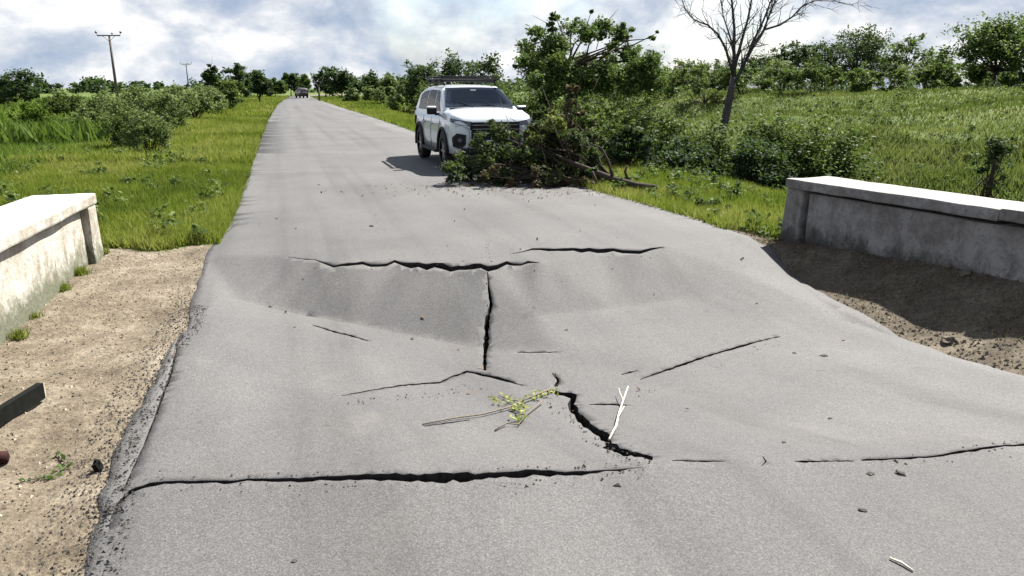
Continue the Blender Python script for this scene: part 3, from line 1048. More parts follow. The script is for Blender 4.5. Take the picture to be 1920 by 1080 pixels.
GH = 'trees on the plateau behind the grassy bank'
for i, (u, Y, w, top, n, s, mat, lab) in enumerate([
    (1130, 52, 170, 108, 5000, .17, 'f_shrub', 'bushy tree low on the skyline just right of the broad open tree'),
    (1285, 50, 150, 104, 5000, .17, 'f_shrub', 'light green tree on the skyline left of the bare tree'),
    (1350, 54, 130, 112, 4000, .17, 'f_dark', 'low dark tree on the skyline right behind the bare trunk'),
    (1470, 48, 170, 78, 6500, .17, 'f_dark', 'dark tree on the skyline right of the bare tree'),
    (1600, 52, 130, 46, 7500, .17, 'f_dark', 'tallest rounded dark tree on the skyline above the parapet'),
    (1540, 50, 120, 80, 5000, .17, 'f_dark', 'dark tree touching the left side of the tallest skyline tree'),
    (1688, 46, 80, 56, 2600, .16, 'f_tree', 'thin spiky tree between the tallest dark tree and the big right tree'),
    (1750, 44, 150, 94, 5000, .16, 'f_tree', 'low green tree at the left foot of the big right tree'),
    (1860, 33, 180, 26, 11000, .14, 'f_tree', 'big green tree at the right edge of the view'),
    (1965, 30, 170, 16, 7000, .14, 'f_tree', 'green tree cut off by the right edge of the view')]):
    auto_plant('tree', lab, 'tree', u, 160, Y, w, top, n, s, mat, 300 + i, k=26, group=GH, low=.0, trunk=True)
# scrub belt under those trees
GSCR = 'scrub bushes along the top of the grassy bank'
SCRUB = ['scrub bush on the bank top below the broad open tree', 'second scrub bush right of the broad open tree on the bank top',
         'scrub bush on the bank top midway between the broad tree and the bare tree', 'scrub bush on the bank top just left of the bare trunk',
         'scrub bush on the bank top just right of the bare trunk', 'scrub bush on the bank top under the dark tree right of the bare tree',
         'scrub bush on the bank top left below the tallest skyline tree', 'scrub bush on the bank top right below the tallest skyline tree',
         'scrub bush on the bank top under the thin spiky tree', 'scrub bush on the bank top under the low green tree beside the big right tree',
         'scrub bush on the bank top at the foot of the big right tree', 'scrub bush on the bank top at the right edge of the view',
         'scrub bush on the bank top cut off beyond the right edge of the view']
for i in range(13):
    u = 1120 + i * 68
    auto_plant('scrub_bush', SCRUB[i], 'bush', u, 165, 38 + (i % 3) * 2.5 - i * .5, 150, 112 + (i * 7) % 17, 4500, .14,
               ['f_shrub', 'f_tree', 'f_grey'][i % 3], 340 + i, k=14, group=GSCR, low=0)

# hedgerow behind the car
GR = 'hedgerow beyond the road verge behind the white car'
for i, (u, Y, w, top, mat, lab, ty) in enumerate([
    (610, 135, 44, 127, 'f_dark', 'dark round tree left of the pair beyond the road end', 'tree'),
    (640, 118, 56, 124, 'f_dark', 'dark round tree, larger of the pair beyond the road end', 'tree'),
    (690, 98, 60, 137, 'f_dark', 'low dark tree right of the pair beyond the road end', 'tree'),
    (735, 90, 60, 140, 'f_shrub', 'pale green tree between the low dark tree and the tree above the car', 'tree'),
    (790, 66, 70, 112, 'f_dark', 'dark tree above the left edge of the car roof', 'tree'),
    (850, 60, 100, 92, 'f_dark', 'large dark tree directly above the roof of the white car', 'tree'),
    (915, 56, 90, 100, 'f_dark', 'dark tree above the right end of the car roof', 'tree'),
    (660, 92, 60, 166, 'f_grey', 'small grey-green hedge bush farthest along the right verge', 'bush'),
    (715, 78, 70, 158, 'f_grey', 'grey-green hedge bush left of the pale hedge bush by the car', 'bush'),
    (760, 66, 70, 152, 'f_grey', 'pale hedge bush touching the left outline of the white car', 'bush'),
    (830, 52, 110, 150, 'f_shrub', 'hedge bush hidden mostly behind the car roof', 'bush'),
    (930, 40, 110, 145, 'f_shrub', 'hedge bush behind the right half of the car roof', 'bush')]):
    auto_plant('tree' if ty == 'tree' else 'hedge_bush', lab, ty, u, 170, Y, w, top, 3800, .0036 * Y, mat, 400 + i, k=14, group=GR, low=.0, trunk=(ty == 'tree'))

# ------------------------------------------------------------------ left side: far trees, shrub belt
GL = 'trees along the skyline left of the road'
for i, (u, Y, w, top, mat, lab) in enumerate([
    (10, 75, 50, 136, 'f_dark', 'dark tree cut off by the left edge of the view'),
    (42, 70, 60, 128, 'f_dark', 'dark rounded tree standing in the field at far left'),
    (398, 72, 32, 113, 'f_dark', 'dark narrow tree at the head of the shrub belt'),
    (450, 80, 50, 117, 'f_dark', 'dark tree between the narrow tree and the road end'),
    (485, 88, 50, 130, 'f_dark', 'low dark tree left of the road end'),
    (428, 55, 48, 145, 'f_shrub', 'light green shrub at the end of the shrub belt by the verge'),
    (545, 170, 36, 136, 'f_dark', 'dark tree exactly over the far end of the road'),
    (570, 190, 30, 142, 'f_tree', 'small green tree over the far vehicle'),
    (515, 130, 36, 146, 'f_tree', 'green tree close to the left side of the road end')]):
    auto_plant('tree', lab, 'tree', u, 170, Y, w, top, 3200, .0036 * Y, mat, 440 + i, k=14, group=GL, low=.0, trunk=True)

# distant woods that read as one mass on the horizon
def far_woods():
    rng = np.random.default_rng(9)
    cl = []
    for i in range(420):
        u = rng.uniform(-500, 2500)
        Y = rng.uniform(230, 420)
        p = at(u, 165, Y)
        hgt = rng.uniform(2.0, 5.5) * (0.55 + 0.9 * abs(math.sin(u * .011)))
        cl.append((p.x, Y, hgt * .35, hgt * .75))
    v, t = clump_leaves(cl, 42000, 1.5, rng)
    o = link('distant_woods', np_mesh('distant_woods', v, 4, t), M['f_dark'])
    tag(o, 'dark line of distant woods low on the horizon', 'woods', kind='stuff')


far_woods()

GBELT = 'grey-green shrubs in the belt left of the verge'
rb = random.Random(4)
belt = [(165, 28, 90, 200, 'f_grey', 'low pale shrub at the left end of the shrub belt'), (205, 34, 90, 168, 'f_grey', 'pale shrub below the near utility pole'),
        (235, 22, 110, 190, 'f_shrub', 'green shrub low in front of the belt near the verge'), (262, 30, 100, 160, 'f_grey', 'tall pale shrub right of the near utility pole'),
        (300, 26, 110, 166, 'f_grey', 'wide pale shrub in the middle of the belt'), (330, 34, 90, 158, 'f_grey', 'pale shrub below the far utility pole'),
        (362, 40, 80, 158, 'f_grey', 'pale shrub left of the narrow dark tree'), (395, 46, 70, 160, 'f_grey', 'pale shrub under the narrow dark tree'),
        (110, 42, 80, 170, 'f_shrub', 'low green shrub in the field left of the near utility pole'), (60, 32, 90, 188, 'f_fresh', 'light green low shrub in the field at far left'),
        (270, 20, 100, 208, 'f_grey', 'nearest low green shrub in the belt')]
for i, (u, Y, w, top, mat, lab) in enumerate(belt):
    auto_plant('shrub', lab, 'shrub', u, 190, Y, w, top - 1, 5000, .0034 * Y, mat, 480 + i, k=20, group=GBELT, low=0)


# ------------------------------------------------------------------ grasses
def blades(name, pos, h, w, mat, seed, lean=0.35, tint=None, label=None, cat='grass'):
    rng = np.random.default_rng(seed)
    n = len(pos)
    a = rng.uniform(0, 2 * np.pi, n)
    hh = h * rng.uniform(.55, 1.3, n)
    ln = np.abs(rng.normal(0, lean, n))
    la = rng.uniform(0, 2 * np.pi, n)
    top = pos + np.stack([np.cos(la) * ln * hh, np.sin(la) * ln * hh, hh], 1)
    side = np.stack([np.cos(a), np.sin(a), np.zeros(n)], 1) * (w * rng.uniform(.6, 1.3, n))[:, None] * .5
    v = np.stack([pos - side, pos + side, top], 1)
    t = tint if tint is not None else rng.uniform(0, 1, n)
    t = np.clip(t + rng.normal(0, .13, n), 0, 1)
    o = link(name, np_mesh(name, v, 3, t), M[mat])
    tag(o, label, cat, kind='stuff')
    return o


def scatter(n, y0, y1, d0, d1, side, rng, power=1.0):
    """points left (-1) or right (+1) of the road, d metres off its edge"""
    y = y0 + (y1 - y0) * rng.uniform(0, 1, n) ** power
    d = d0 + (d1 - d0) * rng.uniform(0, 1, n)
    x = Ledge(y) - d if side < 0 else Redge(y) + d
    z = zground(x, y)
    return np.stack([x, y, z], 1)


def patchy(p, s, seed):
    return np.clip(0.5 + 0.9 * vnoise(p[:, 0], p[:, 1], s, seed) + 0.5 * vnoise(p[:, 0], p[:, 1], s * 3.7, seed + 1), 0, 1)


rng = np.random.default_rng(31)


def not_dirt(p, th=0.35):
    m = dirt_mask(p[:, 0], p[:, 1]) < th
    return p[m]


def off_walls(p):
    # keep grass out of the parapets
    x, y = p[:, 0], p[:, 1]
    s = (x + 4.42) * .24 + (y - 7.86) * -.971; t = -(x + 4.42) * .971 - (y - 7.86) * .24
    inl = (s > -.12) & (s < 9.1) & (t > -.02) & (t < .62)
    s = (x - 3.28) * .342 + (y - 8.92) * -.94; t = (x - 3.28) * .94 + (y - 8.92) * .342
    inr = (s > -.12) & (s < 9.1) & (t > -.02) & (t < .64)
    return p[~(inl | inr)]


p = off_walls(not_dirt(scatter(110000, 7.9, 17, -.09, 5.5, -1, rng, 1.3)))
blades('verge_grass', p, 0.15, 0.016, 'g_verge', 1, .5, patchy(p, .8, 41) * .9, 'bright short grass on the left verge beyond the whitewashed parapet')
p = scatter(70000, 17, 45, -.05, 5.5, -1, rng, 1.5)
blades('verge_grass_far', p, 0.22, 0.045, 'g_verge', 2, .5, patchy(p, .5, 43) * .95, 'bright grass strip running along the left road edge')
p = scatter(30000, 45, 150, -.1, 9, -1, rng, 1.5)
blades('verge_grass_distant', p, 0.35, 0.15, 'g_verge', 3, .5, patchy(p, .3, 45), 'grass along the far left road edge')
p = off_walls(not_dirt(scatter(120000, 6, 30, 4.5, 26, -1, rng, 1.2)))
blades('field_grass', p, 0.27, 0.034, 'g_field', 4, .5, patchy(p, .35, 47), 'rank green grass and weeds of the left field')
p = scatter(90000, 24, 130, 5, 110, -1, rng, 1.6)
blades('field_grass_far', p, 0.7, 0.16, 'g_field', 5, .5, patchy(p, .12, 49), 'green field stretching to the left horizon')
p = off_walls(not_dirt(scatter(90000, 8.6, 24, -.09, 4.2, 1, rng, 1.3)))
blades('right_verge_grass', p, 0.16, 0.018, 'g_verge', 6, .5, patchy(p, .8, 51) * .8 + .25, 'bright grass on the right verge before the shaded parapet')
p = scatter(60000, 22, 60, -.05, 9, 1, rng, 1.4)
blades('right_verge_grass_far', p, 0.24, 0.06, 'g_verge', 7, .5, patchy(p, .4, 53) * .8 + .1, 'mown grass strip on the right of the road behind the car')
p = scatter(30000, 60, 150, -.1, 14, 1, rng, 1.4)
blades('right_verge_grass_distant', p, 0.3, 0.15, 'g_verge', 8, .5, patchy(p, .3, 55), 'distant grass strip right of the road')
p = off_walls(not_dirt(scatter(90000, 5, 26, 3.2, 12, 1, rng)))
blades('ditch_grass', p, 0.17, 0.03, 'g_bank', 9, .5, patchy(p, .6, 57) * .9, 'tall weedy grass in the ditch behind the shaded parapet')
p = scatter(230000, -4, 60, 7.5, 30, 1, rng)
t = patchy(p, .5, 59) * .8 + vnoise(p[:, 0] + p[:, 1] * .7, p[:, 1] * .25, 0.7, 5) * .5
blades('bank_grass', p, 0.13, 0.042, 'g_bank', 10, .55, t, 'olive green grass covering the long right bank')


def leaf_weeds():
    """low broad-leaved weeds mixed with the grass"""
    rng = np.random.default_rng(71)
    ps = [off_walls(not_dirt(scatter(700, 8.2, 20, .1, 6, -1, rng))), off_walls(not_dirt(scatter(900, 9, 20, 0.2, 4, 1, rng))),
          off_walls(scatter(2200, 8, 34, 4, 30, -1, rng)), scatter(1500, 8, 45, 7, 26, 1, rng), scatter(1000, 6, 24, 3.5, 8, 1, rng)]
    p = np.concatenate(ps)
    bk = scatter(420, 4, 50, 7, 25, 1, rng)
    p = np.concatenate([p, bk])
    rad = np.concatenate([rng.uniform(.08, .28, len(p) - len(bk)), rng.uniform(.2, .6, len(bk))])
    cl = [(a, b, c + .08, r) for (a, b, c), r in zip(p, rad)]
    v, t = clump_leaves(cl, 130000, .075, rng)
    o = link('broadleaf_weeds', np_mesh('broadleaf_weeds', v, 4, t), M['f_shrub'])
    tag(o, 'low broad-leaved weeds scattered through the grass', 'weeds', kind='stuff')


leaf_weeds()


# tufts against the left parapet and sparse weeds on the dirt
def tuft(u, v, n, h, lab, seed, mat='g_verge'):
    x, y = g(u, v, -.08)
    z = zg1(x, y)
    rng = np.random.default_rng(seed)
    pos = np.stack([rng.normal(0, .03, n), rng.normal(0, .03, n), np.zeros(n)], 1)
    a = rng.uniform(0, 2 * np.pi, n); hh = h * rng.uniform(.5, 1.2, n); ln = np.abs(rng.normal(.3, .3, n)); la = rng.uniform(0, 6.28, n)
    top = pos + np.stack([np.cos(la) * ln * hh, np.sin(la) * ln * hh, hh], 1)
    side = np.stack([np.cos(a), np.sin(a), 0 * a], 1) * .005
    o = link('grass_tuft', np_mesh('grass_tuft', np.stack([pos - side, pos + side, top], 1), 3, rng.uniform(.1, .8, n)), M[mat])
    o.location = (x, y, z)
    tag(o, lab, 'grass', 'grass tufts at the foot of the whitewashed parapet')


for i, (u, v, n, h, lab) in enumerate([(30, 612, 120, .09, 'grass tuft nearest the camera at the foot of the left parapet'), (60, 580, 60, .07, 'small grass tuft second from the left at the parapet foot'),
                                       (118, 536, 170, .08, 'dense grass tuft in the middle of the parapet foot'), (150, 515, 190, .09, 'largest grass tuft below the dark joint of the left parapet'),
                                       (196, 482, 120, .08, 'grass tuft right at the end post of the left parapet'), (232, 465, 60, .07, 'small grass tuft just past the end post of the left parapet')]):
    tuft(u, v, n, h, lab, 900 + i)

# ------------------------------------------------------------------ utility poles
def utility_pole(u, Y, topv, label):
    p = at(u, 158, Y)
    zt = at(u, topv, Y).z
    root = empty('utility_pole', (p.x, Y, 0))
    tag(root, label, 'utility pole', 'utility poles in the left field')
    bm = bmesh.new(); tube_bm(bm, [(0, 0, -.3), (0, 0, zt * .5), (0, 0, zt)], [.20, .17, .13], 10)
    bm_obj('pole', bm, M['pole'], root, True)
    w = 1.45
    bm = bmesh.new()
    box_bm(bm, (0, -.14, zt - .05), (w * 2, .12, .14), bevel=.01)
    for s in (-1, 1):
        tube_bm(bm, [(s * w * .55, -.14, zt - .08), (0, -.14, zt - .75)], [.03, .03], 4)
    bm_obj('crossarm', bm, M['pole'], root)
    for x, h in ((-w + .05, .50), (w - .05, .50), (.42, .28)):
        bm = bmesh.new()
        tube_bm(bm, [(x, -.14, zt), (x * 1.08, -.14, zt + h * .45), (x * 1.1, -.14, zt + h * .5), (x * 1.1, -.14, zt + h * .75), (x * 1.1, -.14, zt + h)], [.03, .03, .13, .15, .06], 8)
        bm_obj('insulator', bm, M['insul'], root, True)


utility_pole(217, 98, 66, 'nearer utility pole with crossarm rising over the left shrubs')
utility_pole(353, 215, 120, 'small far utility pole left of the narrow dark tree')

# pale forked sapling near the far end of the road
def forked_sapling():
    Y = 105
    p = at(598, 170, Y)
    root = empty('bare_sapling', (p.x, Y, 0))
    tag(root, 'small pale forked trunk against the dark trees beyond the road end', 'tree')
    bm = bmesh.new(); tube_bm(bm, [(0, 0, -.2), (0, 0, 1.9)], [.16, .12], 7)
    bm_obj('trunk', bm, M['bark_pale'], root, True)
    for s in (-1, 1):
        bm = bmesh.new(); tube_bm(bm, [(0, 0, 1.85), (s * .45, 0, 2.4), (s * .8, 0, 3.2)], [.10, .07, .03], 5)
        bm_obj('limb', bm, M['bark_pale'], root, True)


forked_sapling()


# ------------------------------------------------------------------ cars
def loft(bm, sections):
    rows = [[bm.verts.new(p) for p in s] for s in sections]
    for i in range(len(rows) - 1):
        for k in range(len(rows[i]) - 1):
            bm.faces.new((rows[i][k], rows[i][k + 1], rows[i + 1][k + 1], rows[i + 1][k]))
    return rows


def interp(x, xs, ys): return float(np.interp(x, xs, ys))


def panel(name, pts, mat, parent, thick=0.012):
    """thin solid panel from an outline; its back goes inward"""
    bm = bmesh.new()
    vs = [bm.verts.new(p) for p in pts]
    f = bm.faces.new(vs)
    r = bmesh.ops.extrude_face_region(bm, geom=[f])
    n = f.normal.copy() if f.normal.length else Vector((0, 0, 1))
    bm.normal_update(); n = f.normal.copy()
    for v in [e for e in r['geom'] if isinstance(e, bmesh.types.BMVert)]:
        v.co += n * thick
    bmesh.ops.recalc_face_normals(bm, faces=bm.faces)
    return bm_obj(name, bm, mat, parent)


def make_suv(name, label, paint, loc, rz, rack=True, scale=1.0):
    root = empty(name, loc, rz)
    root.scale = (scale,) * 3
    tag(root, label, 'car')
    WB = 1.40
    R = 0.385
    FA, RA = 1.42, -1.38                     # axle positions, front is +y
    ys = sorted(set([round(v, 3) for v in np.arange(-2.36, 2.37, 0.06)] + [2.37, -2.37]))
    def halfw(y): return interp(y, [-2.37, -2.25, -1.9, 0, 1.7, 2.05, 2.22, 2.33, 2.37], [.72, .83, .895, .905, .905, .89, .84, .72, .64])
    def belt(y): return interp(y, [-2.37, -2.2, -1.0, 1.0, 1.25, 1.8, 2.15, 2.30, 2.37], [1.00, 1.10, 1.12, 1.17, 1.20, 1.19, 1.14, 1.08, .96])
    def crown(y): return interp(y, [-2.37, .9, 1.2, 1.8, 2.2, 2.37], [0.0, 0.02, .085, .085, .05, .02])
    def low(y):
        base = interp(y, [-2.37, -2.1, -1.9, 1.9, 2.1, 2.37], [.46, .40, .34, .34, .36, .44])
        for ax in (FA, RA):
            d = abs(y - ax)
            if d < .47: base = max(base, R + math.sqrt(.47 ** 2 - d ** 2) * .98)
        return base
    secs = []
    for y in ys:
        w, zt, zl = halfw(y), belt(y), low(y)
        zm = max(zl + .02, .70)
        half = [(w * .84, y, zl), (w * .98, y, zl + .03), (w, y, max(zm * .75 + zl * .25, zl + .04)), (w * 1.0, y, max(.80, zl + .06)), (w * .985, y, max(.93, zl + .07) if zt > .95 else zt - .05), (w * .955, y, zt - .02), (w * .86, y, zt + crown(y) * .45), (w * .62, y, zt + crown(y) * .8), (w * .3, y, zt + crown(y)), (0, y, zt + crown(y) * 1.02)]
        secs.append(half + [(-x, a, b) for x, a, b in half[-2::-1]])
    bm = bmesh.new()
    rows = loft(bm, secs)
    for r_ in (rows[0], rows[-1]): bm.faces.new(r_)
    for i in range(len(rows) - 1):
        bm.faces.new((rows[i][0], rows[i][-1], rows[i + 1][-1], rows[i + 1][0]))
    bmesh.ops.recalc_face_normals(bm, faces=bm.faces)
    o = bm_obj('body', bm, paint, root, True)
    # greenhouse
    def gh(y):
        zt = interp(y, [-2.25, -2.1, -1.5, -.6, .25, .42, 1.25], [1.12, 1.58, 1.72, 1.76, 1.745, 1.71, 1.26])
        return zt
    bm = bmesh.new()
    secs = []
    for y in [-2.26, -2.22, -2.14, -2.05, -1.9, -1.5, -1.0, -.5, 0, .25, .36, .45, .6, .8, 1.0, 1.15, 1.26]:
        zt = gh(y); zb_ = 1.02
        k = max(0.0, (zt - 1.1) / .66)
        wb = .865; wt = wb - .19 * k
        half = [(wb, y, zb_), (wb - .02 * k, y, 1.10 + .02 * k), (wb - .12 * k, y, 1.10 + (zt - 1.10) * .62), (wt, y, zt - .05 * k), (wt - .07, y, zt - .012 * k), (wt * .5, y, zt + .012 * k), (0, y, zt + .018 * k)]
        secs.append(half + [(-x, a, b) for x, a, b in half[-2::-1]])
    rows = loft(bm, secs)
    for r_ in (rows[0], rows[-1]): bm.faces.new(r_)
    bmesh.ops.recalc_face_normals(bm, faces=bm.faces)
    bm_obj('cabin', bm, paint, root, True)
    # windscreen: proud of the shell by a few mm
    def ws(x, t):  # t 0 bottom .. 1 top
        y = 1.20 + (.47 - 1.20) * t
        return Vector((x, y + .012, gh(y) + .018))
    bm = bmesh.new()
    grid = []
    for j in range(7):
        t = j / 6
        wv = .79 + (.63 - .79) * t
        grid.append([bm.verts.new(ws(-wv + 2 * wv * i / 8, t) + Vector((0, 0, .014 * (1 - (2 * i / 8 - 1) ** 2)))) for i in range(9)])
    for j in range(6):
        for i in range(8):
            bm.faces.new((grid[j][i], grid[j][i + 1], grid[j + 1][i + 1], grid[j + 1][i]))
    bmesh.ops.solidify(bm, geom=list(bm.faces), thickness=.006)
    wso = bm_obj('windscreen', bm, M['glass'], root, True)
    # small white patch near the top of the windscreen
    bm = bmesh.new(); box_bm(bm, (0.02, .62, 1.625), (.13, .03, .07), bevel=.01)
    bm_obj('windscreen_patch', bm, M['plate'], root)
    for sx in (-.32, .18):
        bm = bmesh.new(); tube_bm(bm, [(sx, 1.235, 1.30), (sx + .28, 1.05, 1.41)], [.010, .006], 4)
        bm_obj('wiper', bm, M['black'], root)
    bm = bmesh.new(); box_bm(bm, (0, 1.285, 1.262), (1.40, .10, .03), bevel=.008)
    bm_obj('cowl', bm, M['black'], root)
    # side windows
    for s in (-1, 1):
        def sidept(y, f):
            zt = gh(y); k = max(0, (zt - 1.1) / .66)
            z = 1.20 + (zt - .085 - 1.20) * f
            zz_ = [1.10 + .02 * k, 1.10 + (zt - 1.10) * .62, zt - .05 * k]
            ww = [.865 - .02 * k, .865 - .12 * k, .865 - .19 * k]
            return Vector((s * (float(np.interp(z, zz_, ww)) + .006), y, z))
        for a, b, na in ((.90, .12, 'side_window'), (.04, -.86, 'side_window'), (-.94, -1.85, 'side_window')):
            ptsb = [sidept(a + (b - a) * t, 0) for t in (0, .33, .66, 1)]
            ptst = [sidept(min(a, .40 if a > .4 else a) + (b - min(a, .40 if a > .4 else a)) * t, .97) for t in (1, .66, .33, 0)]
            bm = bmesh.new()
            vb = [bm.verts.new(q) for q in ptsb]; vt = [bm.verts.new(q) for q in ptst[::-1]]
            mid = [bm.verts.new(sidept((x.y + y_.y) / 2, .55)) for x, y_ in zip(ptsb, ptst[::-1])]
            for i in range(3):
                bm.faces.new((vb[i], vb[i + 1], mid[i + 1], mid[i])); bm.faces.new((mid[i], mid[i + 1], vt[i + 1], vt[i]))
            bmesh.ops.solidify(bm, geom=list(bm.faces), thickness=.004)
            bm_obj(na, bm, M['glass'], root)
        # belt moulding, door gaps, sill step, flares
        for yy in (1.02, .08, -.90):
            bm = bmesh.new()
            w = halfw(yy) + .002
            tube_bm(bm, [(s * w * .99, yy, .40), (s * (w + .002), yy, .72), (s * w * .99, yy, .93), (s * w * .96, yy - .03, 1.06)], [.006] * 4, 4)
            bm_obj('door_gap', bm, M['black'], root)
        for yy in (.22, -.75):
            bm = bmesh.new(); box_bm(bm, (s * .918, yy, .92), (.03, .20, .035), bevel=.01)
            bm_obj('door_handle', bm, M['chrome'], root)
        bm = bmesh.new(); box_bm(bm, (s * .90, .02, .345), (.16, 1.75, .06), bevel=.02)
        bm_obj('side_step', bm, M['black'], root)
        for ax in (FA, RA):
            bm = bmesh.new()
            pts = []
            for k in range(13):
                a = math.pi * (-.04 + 1.08 * k / 12)
                pts.append(Vector((s * (.915 if abs(ax) < 3 else .9), ax + math.cos(a) * .485, R + math.sin(a) * .485)))
            tube_bm(bm, pts, [.035] * 13, 5)
            bm_obj('wheel_arch_trim', bm, M['black'], root, True)
            # wheel
            wl = empty('wheel', (s * .80, ax, R)); wl.parent = root
            bm = bmesh.new()
            prof = [(-.12, .26), (-.125, .34), (-.10, .378), (-.05, R), (.05, R), (.10, .378), (.125, .34), (.12, .26)]
            secs = [[(px_, math.cos(a) * pr, math.sin(a) * pr) for px_, pr in prof] for a in np.linspace(0, 2 * math.pi, 25)[:-1]]
            secs.append(secs[0])
            loft(bm, secs)
            bmesh.ops.remove_doubles(bm, verts=bm.verts, dist=1e-5)
            bmesh.ops.recalc_face_normals(bm, faces=bm.faces)
            bm_obj('tyre', bm, M['tyre'], wl, True)
            bm = bmesh.new()
            tube_bm(bm, [(-.08, 0, 0), (s * .055, 0, 0)], [.255, .255], 24)
            for k in range(6):
                a = k * math.pi / 3
                box_bm(bm, (s * .085, math.cos(a) * .13, math.sin(a) * .13), (.03, .24, .05), Matrix.Rotation(a, 3, 'X'), .008)
            bm_obj('rim', bm, M['rim'], wl)
            bm = bmesh.new(); box_bm(bm, (s * .58, ax, .62), (.42, .92, .34), bevel=.06)
            bm_obj('wheel_well', bm, M['black'], root)
        # mirrors
        mr = empty('wing_mirror', (s * .93, .86, 1.19)); mr.parent = root
        bm = bmesh.new(); box_bm(bm, (s * .09, .02, .03), (.22, .13, .17), Matrix.Rotation(s * -.15, 3, 'Z'), .045)
        bm_obj('mirror_housing', bm, M['black'], mr, True)
        bm = bmesh.new(); box_bm(bm, (s * .10, .035, .098), (.20, .125, .055), Matrix.Rotation(s * -.15, 3, 'Z'), .04)
        bm_obj('mirror_cap', bm, paint, mr, True)
        bm = bmesh.new(); box_bm(bm, (s * -.03, 0, -.05), (.10, .06, .05), bevel=.015)
        bm_obj('mirror_arm', bm, M['black'], mr)
        # headlights: slim upper, deep lower pod
        panel('headlight', [(s * .50, 2.385, 1.03), (s * .70, 2.33, 1.06), (s * .885, 2.13, 1.10), (s * .89, 2.14, 1.03), (s * .75, 2.335, .965), (s * .52, 2.40, .95)][::s], M['lamp'], root, .03)
        panel('fog_lamp_pod', [(s * .63, 2.405, .77), (s * .80, 2.33, .80), (s * .875, 2.215, .71), (s * .865, 2.235, .53), (s * .74, 2.37, .49), (s * .64, 2.405, .57)][::s], M['black'], root, .03)
        bm = bmesh.new(); tube_bm(bm, [(s * .735, 2.32, .67), (s * .745, 2.395, .67)], [.05, .045], 12)
        bm_obj('fog_lamp', bm, M['lamp'], root)
        # chrome strokes of the front shield
        bm = bmesh.new(); tube_bm(bm, [(s * .80, 2.24, .94), (s * .60, 2.385, .92), (s * .525, 2.415, .86), (s * .53, 2.41, .60), (s * .58, 2.40, .50)], [.010, .014, .016, .014, .010], 6)
        bm_obj('chrome_stroke', bm, M['chrome'], root, True)
        # tail lamp
        bm = bmesh.new(); box_bm(bm, (s * .80, -2.27, 1.0), (.12, .10, .42), bevel=.02)
        bm_obj('tail_lamp', bm, M['rust'], root)
    # grille with bars, badge, bumper
    panel('grille', [(-.52, 2.39, 1.02), (.52, 2.39, 1.02), (.54, 2.40, .70), (.50, 2.40, .52), (-.50, 2.40, .52), (-.54, 2.40, .70)], M['black'], root, .04)
    for zz_ in (.96, .88, .80):
        bm = bmesh.new(); box_bm(bm, (0, 2.405, zz_), (.96, .02, .018), bevel=.004)
        bm_obj('grille_bar', bm, M['chrome'], root)
    bm = bmesh.new()
    for k in range(3):
        a = math.pi / 2 + k * 2 * math.pi / 3
        c_ = Vector((math.cos(a) * .035, 2.425, .90 + math.sin(a) * .035))
        vs = []
        for q, rr in ((0, .04), (math.pi / 2, .022), (math.pi, .04), (3 * math.pi / 2, .022)):
            vs.append(bm.verts.new(c_ + Vector((math.cos(a + q) * rr, 0, math.sin(a + q) * rr))))
        bm.faces.new(vs)
    bmesh.ops.solidify(bm, geom=list(bm.faces), thickness=.01)
    bm_obj('badge', bm, M['chrome'], root)
    bm = bmesh.new(); box_bm(bm, (0, 2.33, .43), (1.42, .18, .14), bevel=.04)
    bm_obj('lower_bumper', bm, M['black'], root, True)
    bm = bmesh.new(); box_bm(bm, (0, 2.425, .60), (.40, .015, .12), bevel=.004)
    bm_obj('licence_plate', bm, M['plate'], root)
    if rack:
        for s in (-1, 1):
            bm = bmesh.new()
            tube_bm(bm, [(s * .60, .30, 1.755), (s * .60, .22, 1.82), (s * .60, -1.6, 1.83), (s * .60, -1.75, 1.77)], [.022] * 4, 6)
            bm_obj('roof_rail', bm, M['black'], root, True)
        for yy in (.12, -.55, -1.3):
            bm = bmesh.new(); box_bm(bm, (0, yy, 1.855), (1.34, .07, .035), bevel=.012)
            bm_obj('roof_crossbar', bm, M['black'], root)
        bm = bmesh.new()
        for yy in (.20, -.10, -.4, -.8, -1.2, -1.5):
            tube_bm(bm, [(-.64, yy, 1.90), (.64, yy, 1.90)], [.012, .012], 5)
        for s in (-1, 1):
            tube_bm(bm, [(s * .66, .24, 1.885), (s * .66, -1.55, 1.885)], [.02, .02], 5)
            tube_bm(bm, [(s * .66, .24, 1.945), (s * .66, -1.55, 1.945)], [.016, .016], 5)
        tube_bm(bm, [(-.66, .25, 1.945), (.66, .25, 1.945)], [.018, .018], 5)
        tube_bm(bm, [(-.66, -1.56, 1.945), (.66, -1.56, 1.945)], [.018, .018], 5)
        bm_obj('roof_basket', bm, M['black'], root)
    return root


RD = math.radians(16.9)
cx, cy = -1.04, 17.85
make_suv('parked_suv', 'white suv with black roof rack facing the camera behind cut branches', M['white'], (cx, cy, 0.005), math.pi + RD)
fx, fy = g(566, 184)
make_suv('distant_car', 'tiny dark vehicle far down the road near the vanishing point', M['maroon'], (fx, fy, .0), RD + .25, rack=False, scale=.92).scale = (.78, .8, .98)


